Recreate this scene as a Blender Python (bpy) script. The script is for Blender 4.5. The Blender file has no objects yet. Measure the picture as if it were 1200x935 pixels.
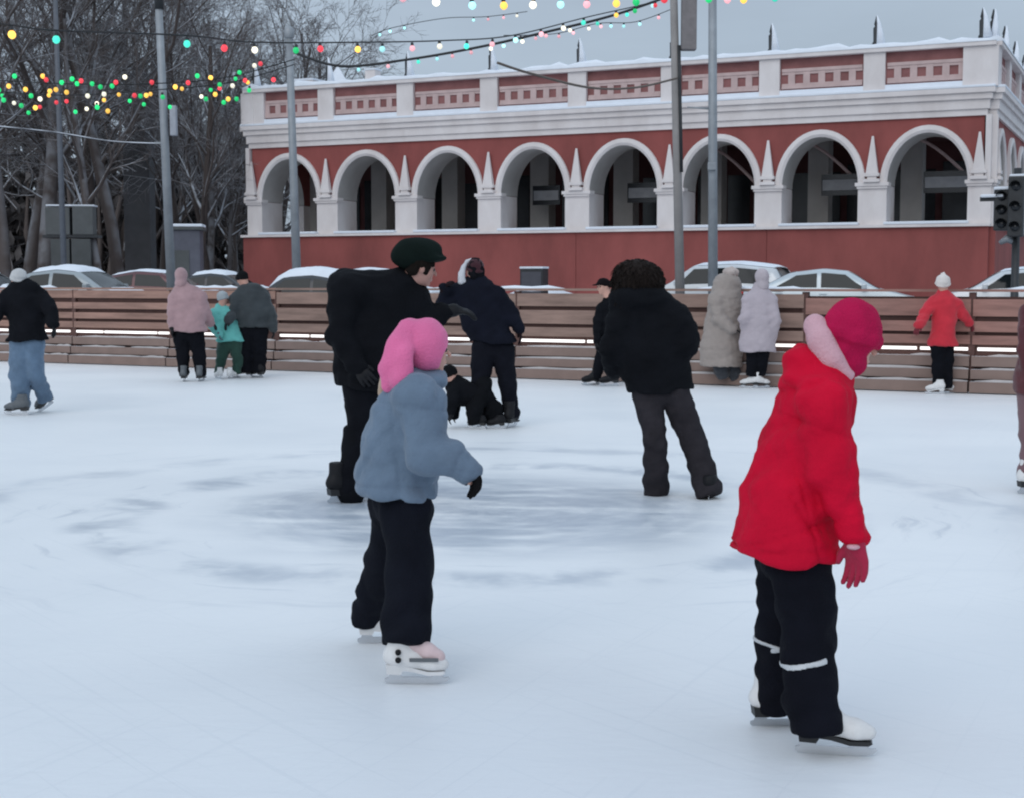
import bpy, bmesh, math, random
import numpy as np
from mathutils import Vector, Matrix, Euler

scene = bpy.context.scene
COL = scene.collection
rad = math.radians

# ------------------------------------------------------------------ camera
F = 1700.0
CU, CV = 600.0, 467.5
HORIZON = 332.0
CAM_H = 1.52
PITCH = math.atan((CV - HORIZON) / F)
cp, sp = math.cos(PITCH), math.sin(PITCH)

def ray(u, v):
    x = (u - CU) / F
    y = (CV - v) / F
    return np.array([x, cp + y * sp, -sp + y * cp])

def at(u, v, Y):
    d = ray(u, v)
    t = Y / d[1]
    return np.array([d[0] * t, Y, CAM_H + d[2] * t])

def ground(u, v, z=0.0):
    d = ray(u, v)
    t = (z - CAM_H) / d[2]
    return np.array([d[0] * t, d[1] * t, z])

cam_data = bpy.data.cameras.new("camera")
cam_data.sensor_width = 36.0
cam_data.sensor_fit = 'HORIZONTAL'
cam_data.lens = 36.0 * F / 1200.0
cam_data.clip_start = 0.1
cam_data.clip_end = 3000.0
cam = bpy.data.objects.new("camera", cam_data)
cam.location = (0, 0, CAM_H)
cam.rotation_euler = (math.pi / 2 - PITCH, 0, 0)
COL.objects.link(cam)
scene.camera = cam

# ------------------------------------------------------------------ tagging
def tag(o, label=None, cat=None, group=None, kind=None):
    if label: o["label"] = label
    if cat: o["category"] = cat
    if group: o["group"] = group
    if kind: o["kind"] = kind
    return o

def empty(name, loc=(0, 0, 0), rz=0.0):
    o = bpy.data.objects.new(name, None)
    o.empty_display_size = 0.2
    o.location = Vector([float(c) for c in loc])
    o.rotation_euler = (0, 0, rz)
    COL.objects.link(o)
    return o

def link_mesh(name, me, mats, parent=None, smooth=False):
    o = bpy.data.objects.new(name, me)
    if mats is not None:
        if not isinstance(mats, (list, tuple)):
            mats = [mats]
        for m in mats:
            me.materials.append(m)
    if smooth:
        me.polygons.foreach_set("use_smooth", [True] * len(me.polygons))
    COL.objects.link(o)
    if parent is not None:
        o.parent = parent
    return o

def copy_tree(o, parent=None):
    c = o.copy()
    COL.objects.link(c)
    c.parent = parent
    for ch in list(o.children):
        copy_tree(ch, c)
    return c

class MB:
    """collects boxes, prisms and tubes into one mesh"""
    def __init__(self):
        self.v = []; self.f = []; self.mi = []; self.sm = []
    def add(self, vs, fs, mi=0, smooth=False):
        b = len(self.v)
        self.v.extend([tuple(float(c) for c in p) for p in vs])
        for f in fs:
            self.f.append([b + i for i in f]); self.mi.append(mi); self.sm.append(smooth)
    def box(self, c, s, rz=0.0, mi=0, axes=None):
        c = np.array(c, float); hx, hy, hz = [k / 2 for k in s]
        if axes is None:
            ca, sa = math.cos(rz), math.sin(rz)
            ax = [np.array([ca, sa, 0]), np.array([-sa, ca, 0]), np.array([0, 0, 1.0])]
        else:
            ax = [np.array(a, float) for a in axes]
        vs = []
        for z in (-hz, hz):
            for x, y in ((-hx, -hy), (hx, -hy), (hx, hy), (-hx, hy)):
                vs.append(c + ax[0] * x + ax[1] * y + ax[2] * z)
        self.add(vs, [(0, 3, 2, 1), (4, 5, 6, 7), (0, 1, 5, 4), (1, 2, 6, 5), (2, 3, 7, 6), (3, 0, 4, 7)], mi)
    def prism(self, poly, a, b, axu, axv, axn, org=(0, 0, 0), mi=0):
        """poly of (u,v), extruded from a to b along axn"""
        org = np.array(org, float); axu = np.array(axu, float); axv = np.array(axv, float); axn = np.array(axn, float)
        n = len(poly)
        vs = [org + axu * u + axv * v + axn * a for u, v in poly] + [org + axu * u + axv * v + axn * b for u, v in poly]
        fs = [tuple(range(n))[::-1], tuple(range(n, 2 * n))] + [(i, (i + 1) % n, n + (i + 1) % n, n + i) for i in range(n)]
        self.add(vs, fs, mi)
    def tube(self, pts, rs, n=6, mi=0, cap=True):
        pts = [np.array(p, float) for p in pts]
        if not isinstance(rs, (list, tuple)): rs = [rs] * len(pts)
        vs = []; fs = []
        m = len(pts)
        up = np.array([0, 0, 1.0])
        for i, p in enumerate(pts):
            t = pts[min(i + 1, m - 1)] - pts[max(i - 1, 0)]
            t = t / (np.linalg.norm(t) + 1e-9)
            ref = up if abs(t[2]) < 0.9 else np.array([1.0, 0, 0])
            a = np.cross(t, ref); a /= np.linalg.norm(a) + 1e-9
            b = np.cross(t, a)
            for k in range(n):
                an = 2 * math.pi * k / n
                vs.append(p + (a * math.cos(an) + b * math.sin(an)) * rs[i])
        for i in range(m - 1):
            for k in range(n):
                k2 = (k + 1) % n
                fs.append((i * n + k, i * n + k2, (i + 1) * n + k2, (i + 1) * n + k))
        if cap:
            fs.append(tuple(range(n)))
            fs.append(tuple(range((m - 1) * n, m * n))[::-1])
        self.add(vs, fs, mi, True)
    def lathe(self, prof, c=(0, 0, 0), n=16, mi=0):
        c = np.array(c, float)
        vs = []; fs = []
        for r, z in prof:
            for k in range(n):
                an = 2 * math.pi * k / n
                vs.append(c + np.array([r * math.cos(an), r * math.sin(an), z]))
        for i in range(len(prof) - 1):
            for k in range(n):
                k2 = (k + 1) % n
                fs.append((i * n + k, i * n + k2, (i + 1) * n + k2, (i + 1) * n + k))
        fs.append(tuple(range(n))[::-1]); fs.append(tuple(range((len(prof) - 1) * n, len(prof) * n)))
        self.add(vs, fs, mi, True)
    def mesh(self, name):
        me = bpy.data.meshes.new(name)
        me.from_pydata(self.v, [], self.f)
        me.polygons.foreach_set("material_index", self.mi)
        me.polygons.foreach_set("use_smooth", self.sm)
        me.update()
        bm = bmesh.new(); bm.from_mesh(me)
        bmesh.ops.recalc_face_normals(bm, faces=bm.faces)
        bm.to_mesh(me); bm.free()
        return me
    def build(self, name, mats, parent=None, bevel=0.0):
        me = self.mesh(name)
        if bevel:
            bm = bmesh.new(); bm.from_mesh(me)
            bmesh.ops.bevel(bm, geom=list(bm.edges), offset=bevel, segments=2, affect='EDGES', profile=0.6)
            bm.to_mesh(me); bm.free()
        return link_mesh(name, me, mats, parent)

# ------------------------------------------------------------------ materials
def nodes_of(name):
    m = bpy.data.materials.new(name)
    m.use_nodes = True
    nt = m.node_tree
    b = nt.nodes["Principled BSDF"]
    return m, nt, b

def N(nt, t, **kw):
    n = nt.nodes.new(t)
    for k, v in kw.items():
        setattr(n, k, v)
    return n

def mat(name, col, rough=0.7, var=0.12, scale=6.0, bump=0.0, bscale=60.0, metallic=0.0, sheen=0.0, spec=None, stretch=None, col2=None):
    m, nt, b = nodes_of(name)
    L = nt.links.new
    tc = N(nt, "ShaderNodeTexCoord")
    src = tc.outputs["Object"]
    if stretch:
        mp = N(nt, "ShaderNodeMapping"); mp.inputs["Scale"].default_value = stretch
        L(src, mp.inputs["Vector"]); src = mp.outputs["Vector"]
    nz = N(nt, "ShaderNodeTexNoise"); nz.inputs["Scale"].default_value = scale
    nz.inputs["Detail"].default_value = 6; nz.inputs["Roughness"].default_value = 0.6
    L(src, nz.inputs["Vector"])
    mr = N(nt, "ShaderNodeMapRange")
    mr.inputs["From Min"].default_value = 0.3; mr.inputs["From Max"].default_value = 0.7
    mr.inputs["To Min"].default_value = 0.0; mr.inputs["To Max"].default_value = 1.0
    L(nz.outputs["Fac"], mr.inputs["Value"])
    mx = N(nt, "ShaderNodeMix", data_type='RGBA')
    c = np.array(col, float)
    a = c * (1 - var); d = np.array(col2, float) if col2 is not None else np.minimum(c * (1 + var), 1)
    mx.inputs["A"].default_value = (*a, 1); mx.inputs["B"].default_value = (*d, 1)
    L(mr.outputs["Result"], mx.inputs["Factor"])
    L(mx.outputs["Result"], b.inputs["Base Color"])
    b.inputs["Roughness"].default_value = rough
    b.inputs["Metallic"].default_value = metallic
    if spec is not None: b.inputs["Specular IOR Level"].default_value = spec
    if sheen:
        b.inputs["Sheen Weight"].default_value = sheen
        b.inputs["Sheen Roughness"].default_value = 0.5
    if bump:
        n2 = N(nt, "ShaderNodeTexNoise"); n2.inputs["Scale"].default_value = bscale
        n2.inputs["Detail"].default_value = 4
        L(src, n2.inputs["Vector"])
        bp = N(nt, "ShaderNodeBump"); bp.inputs["Strength"].default_value = bump
        bp.inputs["Distance"].default_value = 0.02
        L(n2.outputs["Fac"], bp.inputs["Height"])
        L(bp.outputs["Normal"], b.inputs["Normal"])
    return m

def cloth(name, col, var=0.14, rough=0.85, bump=0.25, bscale=90, sheen=0.15):
    return mat(name, col, rough=rough, var=var, scale=5.0, bump=bump, bscale=bscale, sheen=sheen, spec=0.25)

def glow(name, col, strength):
    m, nt, b = nodes_of(name)
    b.inputs["Base Color"].default_value = (*[min(c, 0.8) for c in col], 1)
    b.inputs["Roughness"].default_value = 0.3
    b.inputs["Emission Color"].default_value = (*col, 1)
    b.inputs["Emission Strength"].default_value = strength
    return m

def snowy(name, col, var=0.2, scale=4.0, lo=0.35, hi=0.6, snow=(0.78, 0.82, 0.88), rough=0.85, patch=1.2, pmin=0.38, pmax=0.55):
    """dark matter with snow lying on its upward faces"""
    m, nt, b = nodes_of(name)
    L = nt.links.new
    tc = N(nt, "ShaderNodeTexCoord")
    nz = N(nt, "ShaderNodeTexNoise"); nz.inputs["Scale"].default_value = scale; nz.inputs["Detail"].default_value = 5
    L(tc.outputs["Object"], nz.inputs["Vector"])
    mx = N(nt, "ShaderNodeMix", data_type='RGBA')
    c = np.array(col)
    mx.inputs["A"].default_value = (*(c * (1 - var)), 1); mx.inputs["B"].default_value = (*(c * (1 + var)), 1)
    L(nz.outputs["Fac"], mx.inputs["Factor"])
    geo = N(nt, "ShaderNodeNewGeometry")
    sx = N(nt, "ShaderNodeSeparateXYZ"); L(geo.outputs["Normal"], sx.inputs["Vector"])
    mr = N(nt, "ShaderNodeMapRange"); mr.inputs["From Min"].default_value = lo; mr.inputs["From Max"].default_value = hi
    L(sx.outputs["Z"], mr.inputs["Value"])
    n2 = N(nt, "ShaderNodeTexNoise"); n2.inputs["Scale"].default_value = patch; n2.inputs["Detail"].default_value = 3
    L(tc.outputs["Object"], n2.inputs["Vector"])
    m2 = N(nt, "ShaderNodeMapRange"); m2.inputs["From Min"].default_value = pmin; m2.inputs["From Max"].default_value = pmax
    L(n2.outputs["Fac"], m2.inputs["Value"])
    mu = N(nt, "ShaderNodeMath", operation='MULTIPLY'); L(mr.outputs["Result"], mu.inputs[0]); L(m2.outputs["Result"], mu.inputs[1])
    mx2 = N(nt, "ShaderNodeMix", data_type='RGBA')
    L(mu.outputs[0], mx2.inputs["Factor"]); L(mx.outputs["Result"], mx2.inputs["A"])
    mx2.inputs["B"].default_value = (*snow, 1)
    L(mx2.outputs["Result"], b.inputs["Base Color"])
    b.inputs["Roughness"].default_value = rough
    b.inputs["Specular IOR Level"].default_value = 0.2
    return m

# ------------------------------------------------------------------ signed distance shapes -> one continuous mesh
class SD:
    def __init__(self, fn, lo, hi):
        self.fn = fn; self.lo = np.array(lo, float); self.hi = np.array(hi, float)
    def __call__(self, P):
        return self.fn(P)

def cap(a, b, ra, rb, n=None, q=1.0):
    """tapered limb; n,q squash its section along n"""
    a = np.array(a, np.float32); b = np.array(b, np.float32); ba = b - a
    L2 = float(ba @ ba) + 1e-9
    nn = None if n is None else np.array(n, np.float32) / np.linalg.norm(n)
    def fn(P):
        pa = P - a
        h = np.clip((pa @ ba) / L2, 0, 1)
        e = pa - h[:, None] * ba
        if nn is not None:
            e = e + ((q - 1.0) * (e @ nn))[:, None] * nn
        return np.sqrt((e * e).sum(1)) - (ra + (rb - ra) * h)
    R = max(ra, rb) * max(1.0, 1.0 / q)
    return SD(fn, np.minimum(a, b) - R, np.maximum(a, b) + R)

def chain(pts, rs, n=None, q=1.0, k=0.0):
    fs = [cap(pts[i], pts[i + 1], rs[i], rs[i + 1], n, q) for i in range(len(pts) - 1)]
    return union(k, *fs)

def ell(c, r, ax=None):
    c = np.array(c, np.float32); r = np.array(r, np.float32)
    A = np.eye(3, dtype=np.float32) if ax is None else np.array(ax, np.float32)   # rows: axes
    def fn(P):
        e = (P - c) @ A.T
        k0 = np.sqrt(((e / r) ** 2).sum(1)); k1 = np.sqrt(((e / (r * r)) ** 2).sum(1)) + 1e-6
        return k0 * (k0 - 1.0) / k1
    R = float(r.max())
    return SD(fn, c - R, c + R)

def union(k, *fs):
    fs = [f for f in fs if f is not None]
    lo = np.min([f.lo for f in fs], axis=0); hi = np.max([f.hi for f in fs], axis=0)
    def fn(P):
        d = fs[0](P)
        for f in fs[1:]:
            e = f(P)
            if k > 0:
                h = np.clip(0.5 + 0.5 * (e - d) / k, 0, 1)
                d = e + (d - e) * h - k * h * (1 - h)
            else:
                d = np.minimum(d, e)
        return d
    return SD(fn, lo - k * 0.3, hi + k * 0.3)

def carve(f, g, k=0.01):
    def fn(P):
        d = f(P); e = -g(P)
        h = np.clip(0.5 - 0.5 * (e - d) / k, 0, 1)
        return e + (d - e) * h + k * h * (1 - h)
    return SD(fn, f.lo, f.hi)

def both(f, g, k=0.004):
    def fn(P):
        d = f(P); e = g(P)
        h = np.clip(0.5 - 0.5 * (e - d) / k, 0, 1)
        return e + (d - e) * h + k * h * (1 - h)
    return SD(fn, np.maximum(f.lo, g.lo), np.minimum(f.hi, g.hi))

def plane(pt, nrm):
    pt = np.array(pt, np.float32); nrm = np.array(nrm, np.float32); nrm = nrm / np.linalg.norm(nrm)
    B = 1e6
    return SD(lambda P: (P - pt) @ nrm, [-B] * 3, [B] * 3)

def grow(f, t):
    return SD(lambda P: f(P) - t, f.lo - t, f.hi + t)

def wrinkle(f, amp, freq, seed=0, stretch=(1, 1, 1)):
    rs = np.random.RandomState(seed)
    K = rs.normal(size=(6, 3)); K /= np.linalg.norm(K, axis=1)[:, None]
    K = (K * freq * rs.uniform(0.6, 1.7, size=(6, 1)) * np.array(stretch)).astype(np.float32)
    W = (np.roll(K, 1, axis=0) * 0.6).astype(np.float32)
    ph = rs.uniform(0, 6.28, size=(6, 2)).astype(np.float32)
    def fn(P):
        n = 0
        for i in range(6):
            n = n + np.sin(P @ K[i] + ph[i, 0] + 1.6 * np.sin(P @ W[i] + ph[i, 1]))
        return f(P) + (amp / 2.4) * n
    return SD(fn, f.lo - amp, f.hi + amp)

def crease(f, amp, freq, seed=0, stretch=(1, 1, 1)):
    """sharp valleys between soft bulges, like cloth that buckles"""
    rs = np.random.RandomState(seed)
    K = rs.normal(size=(5, 3)); K /= np.linalg.norm(K, axis=1)[:, None]
    K = (K * freq * rs.uniform(0.6, 1.6, size=(5, 1)) * np.array(stretch)).astype(np.float32)
    W = (np.roll(K, 2, axis=0) * 0.7).astype(np.float32)
    ph = rs.uniform(0, 6.28, size=(5, 2)).astype(np.float32)
    def fn(P):
        n = 0
        for i in range(5):
            n = n + np.sin(P @ K[i] + ph[i, 0] + 1.8 * np.sin(P @ W[i] + ph[i, 1]))
        n = np.abs(n) / 1.6
        return f(P) - amp * (np.minimum(n, 1.3) ** 0.75 - 0.6)
    return SD(fn, f.lo - amp, f.hi + amp)

def seam(f, pt, n, amp=.004, w=.006, lo=None, hi=None, keep=None):
    """a stitched line where a plane meets the cloth; keep = (point, normal) limits it to one side"""
    pt = np.array(pt, np.float32); n = np.array(nrm(n), np.float32)
    def fn(P):
        d = (P - pt) @ n
        g = amp * np.exp(-(d / w) ** 2)
        if keep is not None:
            for kp, kn in keep:
                g = g * (((P - np.array(kp, np.float32)) @ np.array(kn, np.float32)) < 0)
        return f(P) + g
    return SD(fn, f.lo, f.hi)

def folds(f, c, axis, freq, amp, R):
    """creases across axis near c (elbows, knees, hems)"""
    c = np.array(c, np.float32); axis = np.array(axis, np.float32); axis = axis / np.linalg.norm(axis)
    side = np.cross(axis, np.array([0.3, 0.9, 0.2], np.float32))
    def fn(P):
        e = P - c
        w = np.exp(-(e * e).sum(1) / (R * R))
        return f(P) + amp * w * np.sin((e @ axis) * freq + 2.2 * np.sin((e @ side) * freq * 0.35))
    return SD(fn, f.lo, f.hi)

def net(f, h, origin=(0, 0, 0)):
    """surface nets over a sparse block grid; returns verts (relative to origin), quads"""
    lo = f.lo - 2.5 * h; hi = f.hi + 2.5 * h
    B = 6
    nb = np.ceil((hi - lo) / (h * B)).astype(int) + 1
    n = nb * B
    cc = [lo[i] + (np.arange(nb[i]) * B + (B - 1) / 2) * h for i in range(3)]
    G = np.stack(np.meshgrid(*cc, indexing='ij'), -1).reshape(-1, 3).astype(np.float32)
    d = f(G).reshape(nb)
    near = np.abs(d) < 2.2 * h * B
    V = np.repeat(np.repeat(np.repeat(d, B, 0), B, 1), B, 2).astype(np.float32)
    M = np.repeat(np.repeat(np.repeat(near, B, 0), B, 1), B, 2)
    idx = np.argwhere(M)
    P = (lo + idx * h).astype(np.float32)
    out = np.empty(len(P), np.float32)
    for s in range(0, len(P), 400000):
        out[s:s + 400000] = f(P[s:s + 400000])
    V[M] = out
    S = V < 0
    nx, ny, nz = V.shape
    cnt = np.zeros((nx - 1, ny - 1, nz - 1), np.int8)
    for a in (0, 1):
        for b in (0, 1):
            for c in (0, 1):
                cnt += S[a:nx - 1 + a, b:ny - 1 + b, c:nz - 1 + c]
    act = (cnt > 0) & (cnt < 8)
    ids = np.argwhere(act)
    vid = -np.ones(act.shape, np.int64); vid[act] = np.arange(len(ids))
    acc = np.zeros((len(ids), 3)); num = np.zeros(len(ids))
    corners = [(a, b, c) for a in (0, 1) for b in (0, 1) for c in (0, 1)]
    for i in range(8):
        for j in range(i + 1, 8):
            ci = np.array(corners[i]); cj = np.array(corners[j])
            if np.abs(ci - cj).sum() != 1: continue
            vi = V[tuple((ids + ci).T)]; vj = V[tuple((ids + cj).T)]
            cr = (vi < 0) != (vj < 0)
            t = np.where(cr, vi / np.where(cr, vi - vj, 1), 0)
            p = ci + t[:, None] * (cj - ci)
            acc += np.where(cr[:, None], p, 0); num += cr
    vs = lo + (ids + acc / num[:, None]) * h
    quads = []
    for ax in range(3):
        o1, o2 = [(1, 2), (2, 0), (0, 1)][ax]
        sl0 = [slice(None)] * 3; sl1 = [slice(None)] * 3
        sl0[ax] = slice(0, -1); sl1[ax] = slice(1, None)
        cr = S[tuple(sl0)] != S[tuple(sl1)]
        e = np.argwhere(cr)
        inside0 = S[tuple(e.T)]
        ok = (e[:, o1] > 0) & (e[:, o2] > 0) & (e[:, o1] < V.shape[o1] - 1) & (e[:, o2] < V.shape[o2] - 1)
        e = e[ok]; inside0 = inside0[ok]
        u1 = np.zeros(3, int); u1[o1] = 1
        u2 = np.zeros(3, int); u2[o2] = 1
        q = np.stack([vid[tuple((e - u1 - u2).T)], vid[tuple((e - u2).T)], vid[tuple(e.T)], vid[tuple((e - u1).T)]], 1)
        q[~inside0] = q[~inside0][:, ::-1]
        quads.append(q)
    Q = np.concatenate(quads)
    Q = Q[(Q >= 0).all(1)]
    # one relaxation pass keeps the surface free of stair steps
    for it in range(2):
        sm = np.zeros_like(vs); c = np.zeros(len(vs))
        for k in range(4):
            np.add.at(sm, Q[:, k], vs[Q[:, (k + 1) % 4]]); np.add.at(c, Q[:, k], 1)
            np.add.at(sm, Q[:, (k + 1) % 4], vs[Q[:, k]]); np.add.at(c, Q[:, (k + 1) % 4], 1)
        vs = vs + 0.5 * (sm / np.maximum(c, 1)[:, None] - vs)
    return vs - np.array(origin), Q

def sd_mesh(name, f, h, origin=(0, 0, 0)):
    vs, Q = net(f, h, origin)
    me = bpy.data.meshes.new(name)
    me.vertices.add(len(vs)); me.vertices.foreach_set("co", vs.astype(np.float32).ravel())
    me.loops.add(len(Q) * 4); me.loops.foreach_set("vertex_index", Q.astype(np.int32).ravel())
    me.polygons.add(len(Q))
    me.polygons.foreach_set("loop_start", np.arange(0, len(Q) * 4, 4, dtype=np.int32))
    me.polygons.foreach_set("loop_total", np.full(len(Q), 4, np.int32))
    me.polygons.foreach_set("use_smooth", np.ones(len(Q), bool))
    me.update(calc_edges=True); me.validate()
    return me

def sd_obj(name, f, h, m, parent=None, origin=(0, 0, 0)):
    return link_mesh(name, sd_mesh(name, f, h, origin), m, parent)

def nrm(v):
    v = np.array(v, float)
    return v / (np.linalg.norm(v) + 1e-12)
# ================================================================== world and light
world = bpy.data.worlds.new("World")
scene.world = world
world.use_nodes = True
wt = world.node_tree
wt.nodes.clear()
wout = N(wt, "ShaderNodeOutputWorld")
sky = N(wt, "ShaderNodeTexSky", sky_type='NISHITA')
SUN_EL, SUN_AZ = rad(34), rad(205)          # azimuth measured from +Y towards +X
sky.sun_disc = False
sky.sun_elevation = SUN_EL
sky.sun_rotation = SUN_AZ
sky.air_density = 1.0; sky.dust_density = 2.0
bg1 = N(wt, "ShaderNodeBackground"); bg1.inputs["Strength"].default_value = 0.05
wt.links.new(sky.outputs["Color"], bg1.inputs["Color"])
tcw = N(wt, "ShaderNodeTexCoord")
sxw = N(wt, "ShaderNodeSeparateXYZ"); wt.links.new(tcw.outputs["Generated"], sxw.inputs["Vector"])
# overcast dome: the zenith is about three times as bright as the horizon
ramp = N(wt, "ShaderNodeMapRange"); ramp.inputs["From Min"].default_value = 0.0; ramp.inputs["From Max"].default_value = 1.0
ramp.inputs["To Min"].default_value = 0.44; ramp.inputs["To Max"].default_value = 1.0
wt.links.new(sxw.outputs["Z"], ramp.inputs["Value"])
mpw = N(wt, "ShaderNodeMapping"); mpw.inputs["Scale"].default_value = (1.2, 1.2, 5.0)
wt.links.new(tcw.outputs["Generated"], mpw.inputs["Vector"])
nzw = N(wt, "ShaderNodeTexNoise"); nzw.inputs["Scale"].default_value = 2.6; nzw.inputs["Detail"].default_value = 5
wt.links.new(mpw.outputs["Vector"], nzw.inputs["Vector"])
cl = N(wt, "ShaderNodeMapRange"); cl.inputs["From Min"].default_value = 0.3; cl.inputs["From Max"].default_value = 0.7
cl.inputs["To Min"].default_value = 0.90; cl.inputs["To Max"].default_value = 1.12
wt.links.new(nzw.outputs["Fac"], cl.inputs["Value"])
mulw = N(wt, "ShaderNodeMath", operation='MULTIPLY')
wt.links.new(ramp.outputs["Result"], mulw.inputs[0]); wt.links.new(cl.outputs["Result"], mulw.inputs[1])
bg2 = N(wt, "ShaderNodeBackground")
bg2.inputs["Color"].default_value = (0.665, 0.80, 0.96, 1)
SKY_GAIN = 1.17
mul2 = N(wt, "ShaderNodeMath", operation='MULTIPLY'); mul2.inputs[1].default_value = SKY_GAIN
wt.links.new(mulw.outputs[0], mul2.inputs[0]); wt.links.new(mul2.outputs[0], bg2.inputs["Strength"])
addw = N(wt, "ShaderNodeMixShader"); addw.inputs[0].default_value = 0.85
wt.links.new(bg1.outputs[0], addw.inputs[1]); wt.links.new(bg2.outputs[0], addw.inputs[2])
wt.links.new(addw.outputs[0], wout.inputs["Surface"])

sun_data = bpy.data.lights.new("sun", 'SUN')
sun_data.energy = 0.7
sun_data.angle = rad(50)
sun_data.color = (1.0, 0.96, 0.92)
sun = bpy.data.objects.new("sun", sun_data)
sd = Vector((math.sin(SUN_AZ) * math.cos(SUN_EL), math.cos(SUN_AZ) * math.cos(SUN_EL), math.sin(SUN_EL)))
sun.rotation_euler = (-sd).to_track_quat('-Z', 'Y').to_euler()
sun.location = (0, 0, 30)
COL.objects.link(sun)

scene.view_settings.view_transform = 'Standard'
scene.view_settings.look = 'None'
scene.view_settings.exposure = 0.15
scene.view_settings.gamma = 1.0
scene.view_settings.use_curve_mapping = False
scene.render.engine = 'CYCLES'
scene.cycles.max_bounces = 6
scene.cycles.filter_width = 2.1
scene.cycles.use_denoising = True

# ================================================================== shared materials
M = {}
M['snow'] = mat("snow", (0.78, 0.82, 0.88), rough=0.8, var=0.05, scale=1.5, bump=0.4, bscale=9)
M['red_wall'] = mat("red_plaster", (0.225, 0.062, 0.055), rough=0.9, var=0.10, scale=0.55, bump=0.12, bscale=18, col2=(0.335, 0.090, 0.080), stretch=(1, 1, .45))
M['white_trim'] = mat("white_plaster", (0.68, 0.62, 0.60), rough=0.85, var=0.04, col2=(0.80, 0.75, 0.735), scale=1.0, stretch=(1, 1, .5), bump=0.1, bscale=25)
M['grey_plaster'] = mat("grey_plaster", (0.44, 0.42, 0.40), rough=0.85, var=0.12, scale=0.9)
M['pink_trim'] = mat("pink_plaster", (0.56, 0.42, 0.40), rough=0.85, var=0.12, scale=2.0)
M['faded_red'] = mat('faded_red_plaster', (0.27, 0.115, 0.11), rough=.9, var=.2, scale=1.5)
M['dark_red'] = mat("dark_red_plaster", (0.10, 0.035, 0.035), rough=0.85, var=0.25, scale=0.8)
M['shop_dark'] = mat("dark_shopfront", (0.02, 0.022, 0.026), rough=0.25, var=0.3, scale=1.0, spec=0.5)
M['sign_grey'] = mat("sign_board", (0.26, 0.27, 0.29), rough=0.6, var=0.15, scale=3)
M['steel_pole'] = mat("galvanised_steel", (0.30, 0.32, 0.34), rough=0.55, var=0.18, scale=2.0, metallic=0.3)
M['dark_metal'] = mat("dark_metal", (0.025, 0.027, 0.03), rough=0.5, var=0.3, scale=4)
M['cable'] = mat("black_cable", (0.02, 0.02, 0.022), rough=0.7, var=0.2)
M['snow_cable'] = snowy("snowy_cable", (0.10, 0.10, 0.11), lo=-0.1, hi=0.3, patch=0.9, pmin=0.3, pmax=0.5)
M['glass'] = mat("car_glass", (0.010, 0.014, 0.016), rough=0.08, var=0.15, spec=0.35)
M['rubber'] = mat("rubber", (0.018, 0.018, 0.019), rough=0.85)
M['alloy'] = mat("alloy", (0.45, 0.46, 0.48), rough=0.35, metallic=0.8)
M['lamp_glass'] = mat("lamp_glass", (0.62, 0.62, 0.60), rough=0.15, var=0.1)
M['lamp_red'] = mat("lamp_red", (0.35, 0.02, 0.02), rough=0.2)

# ================================================================== ground, street, ice
STREET = 0.40
def sheet(name, pts, z, m, kind="structure", sub=None):
    me = bpy.data.meshes.new(name)
    me.from_pydata([(p[0], p[1], z) for p in pts], [], [tuple(range(len(pts)))])
    o = link_mesh(name, me, m)
    return tag(o, kind=kind)

gm = mat("snowy_ground", (0.62, 0.66, 0.72), rough=0.9, var=0.12, scale=0.3, bump=0.3, bscale=3)
sheet("ground", [(-900, -300), (900, -300), (900, 1500), (-900, 1500)], -0.03, gm)

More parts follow.
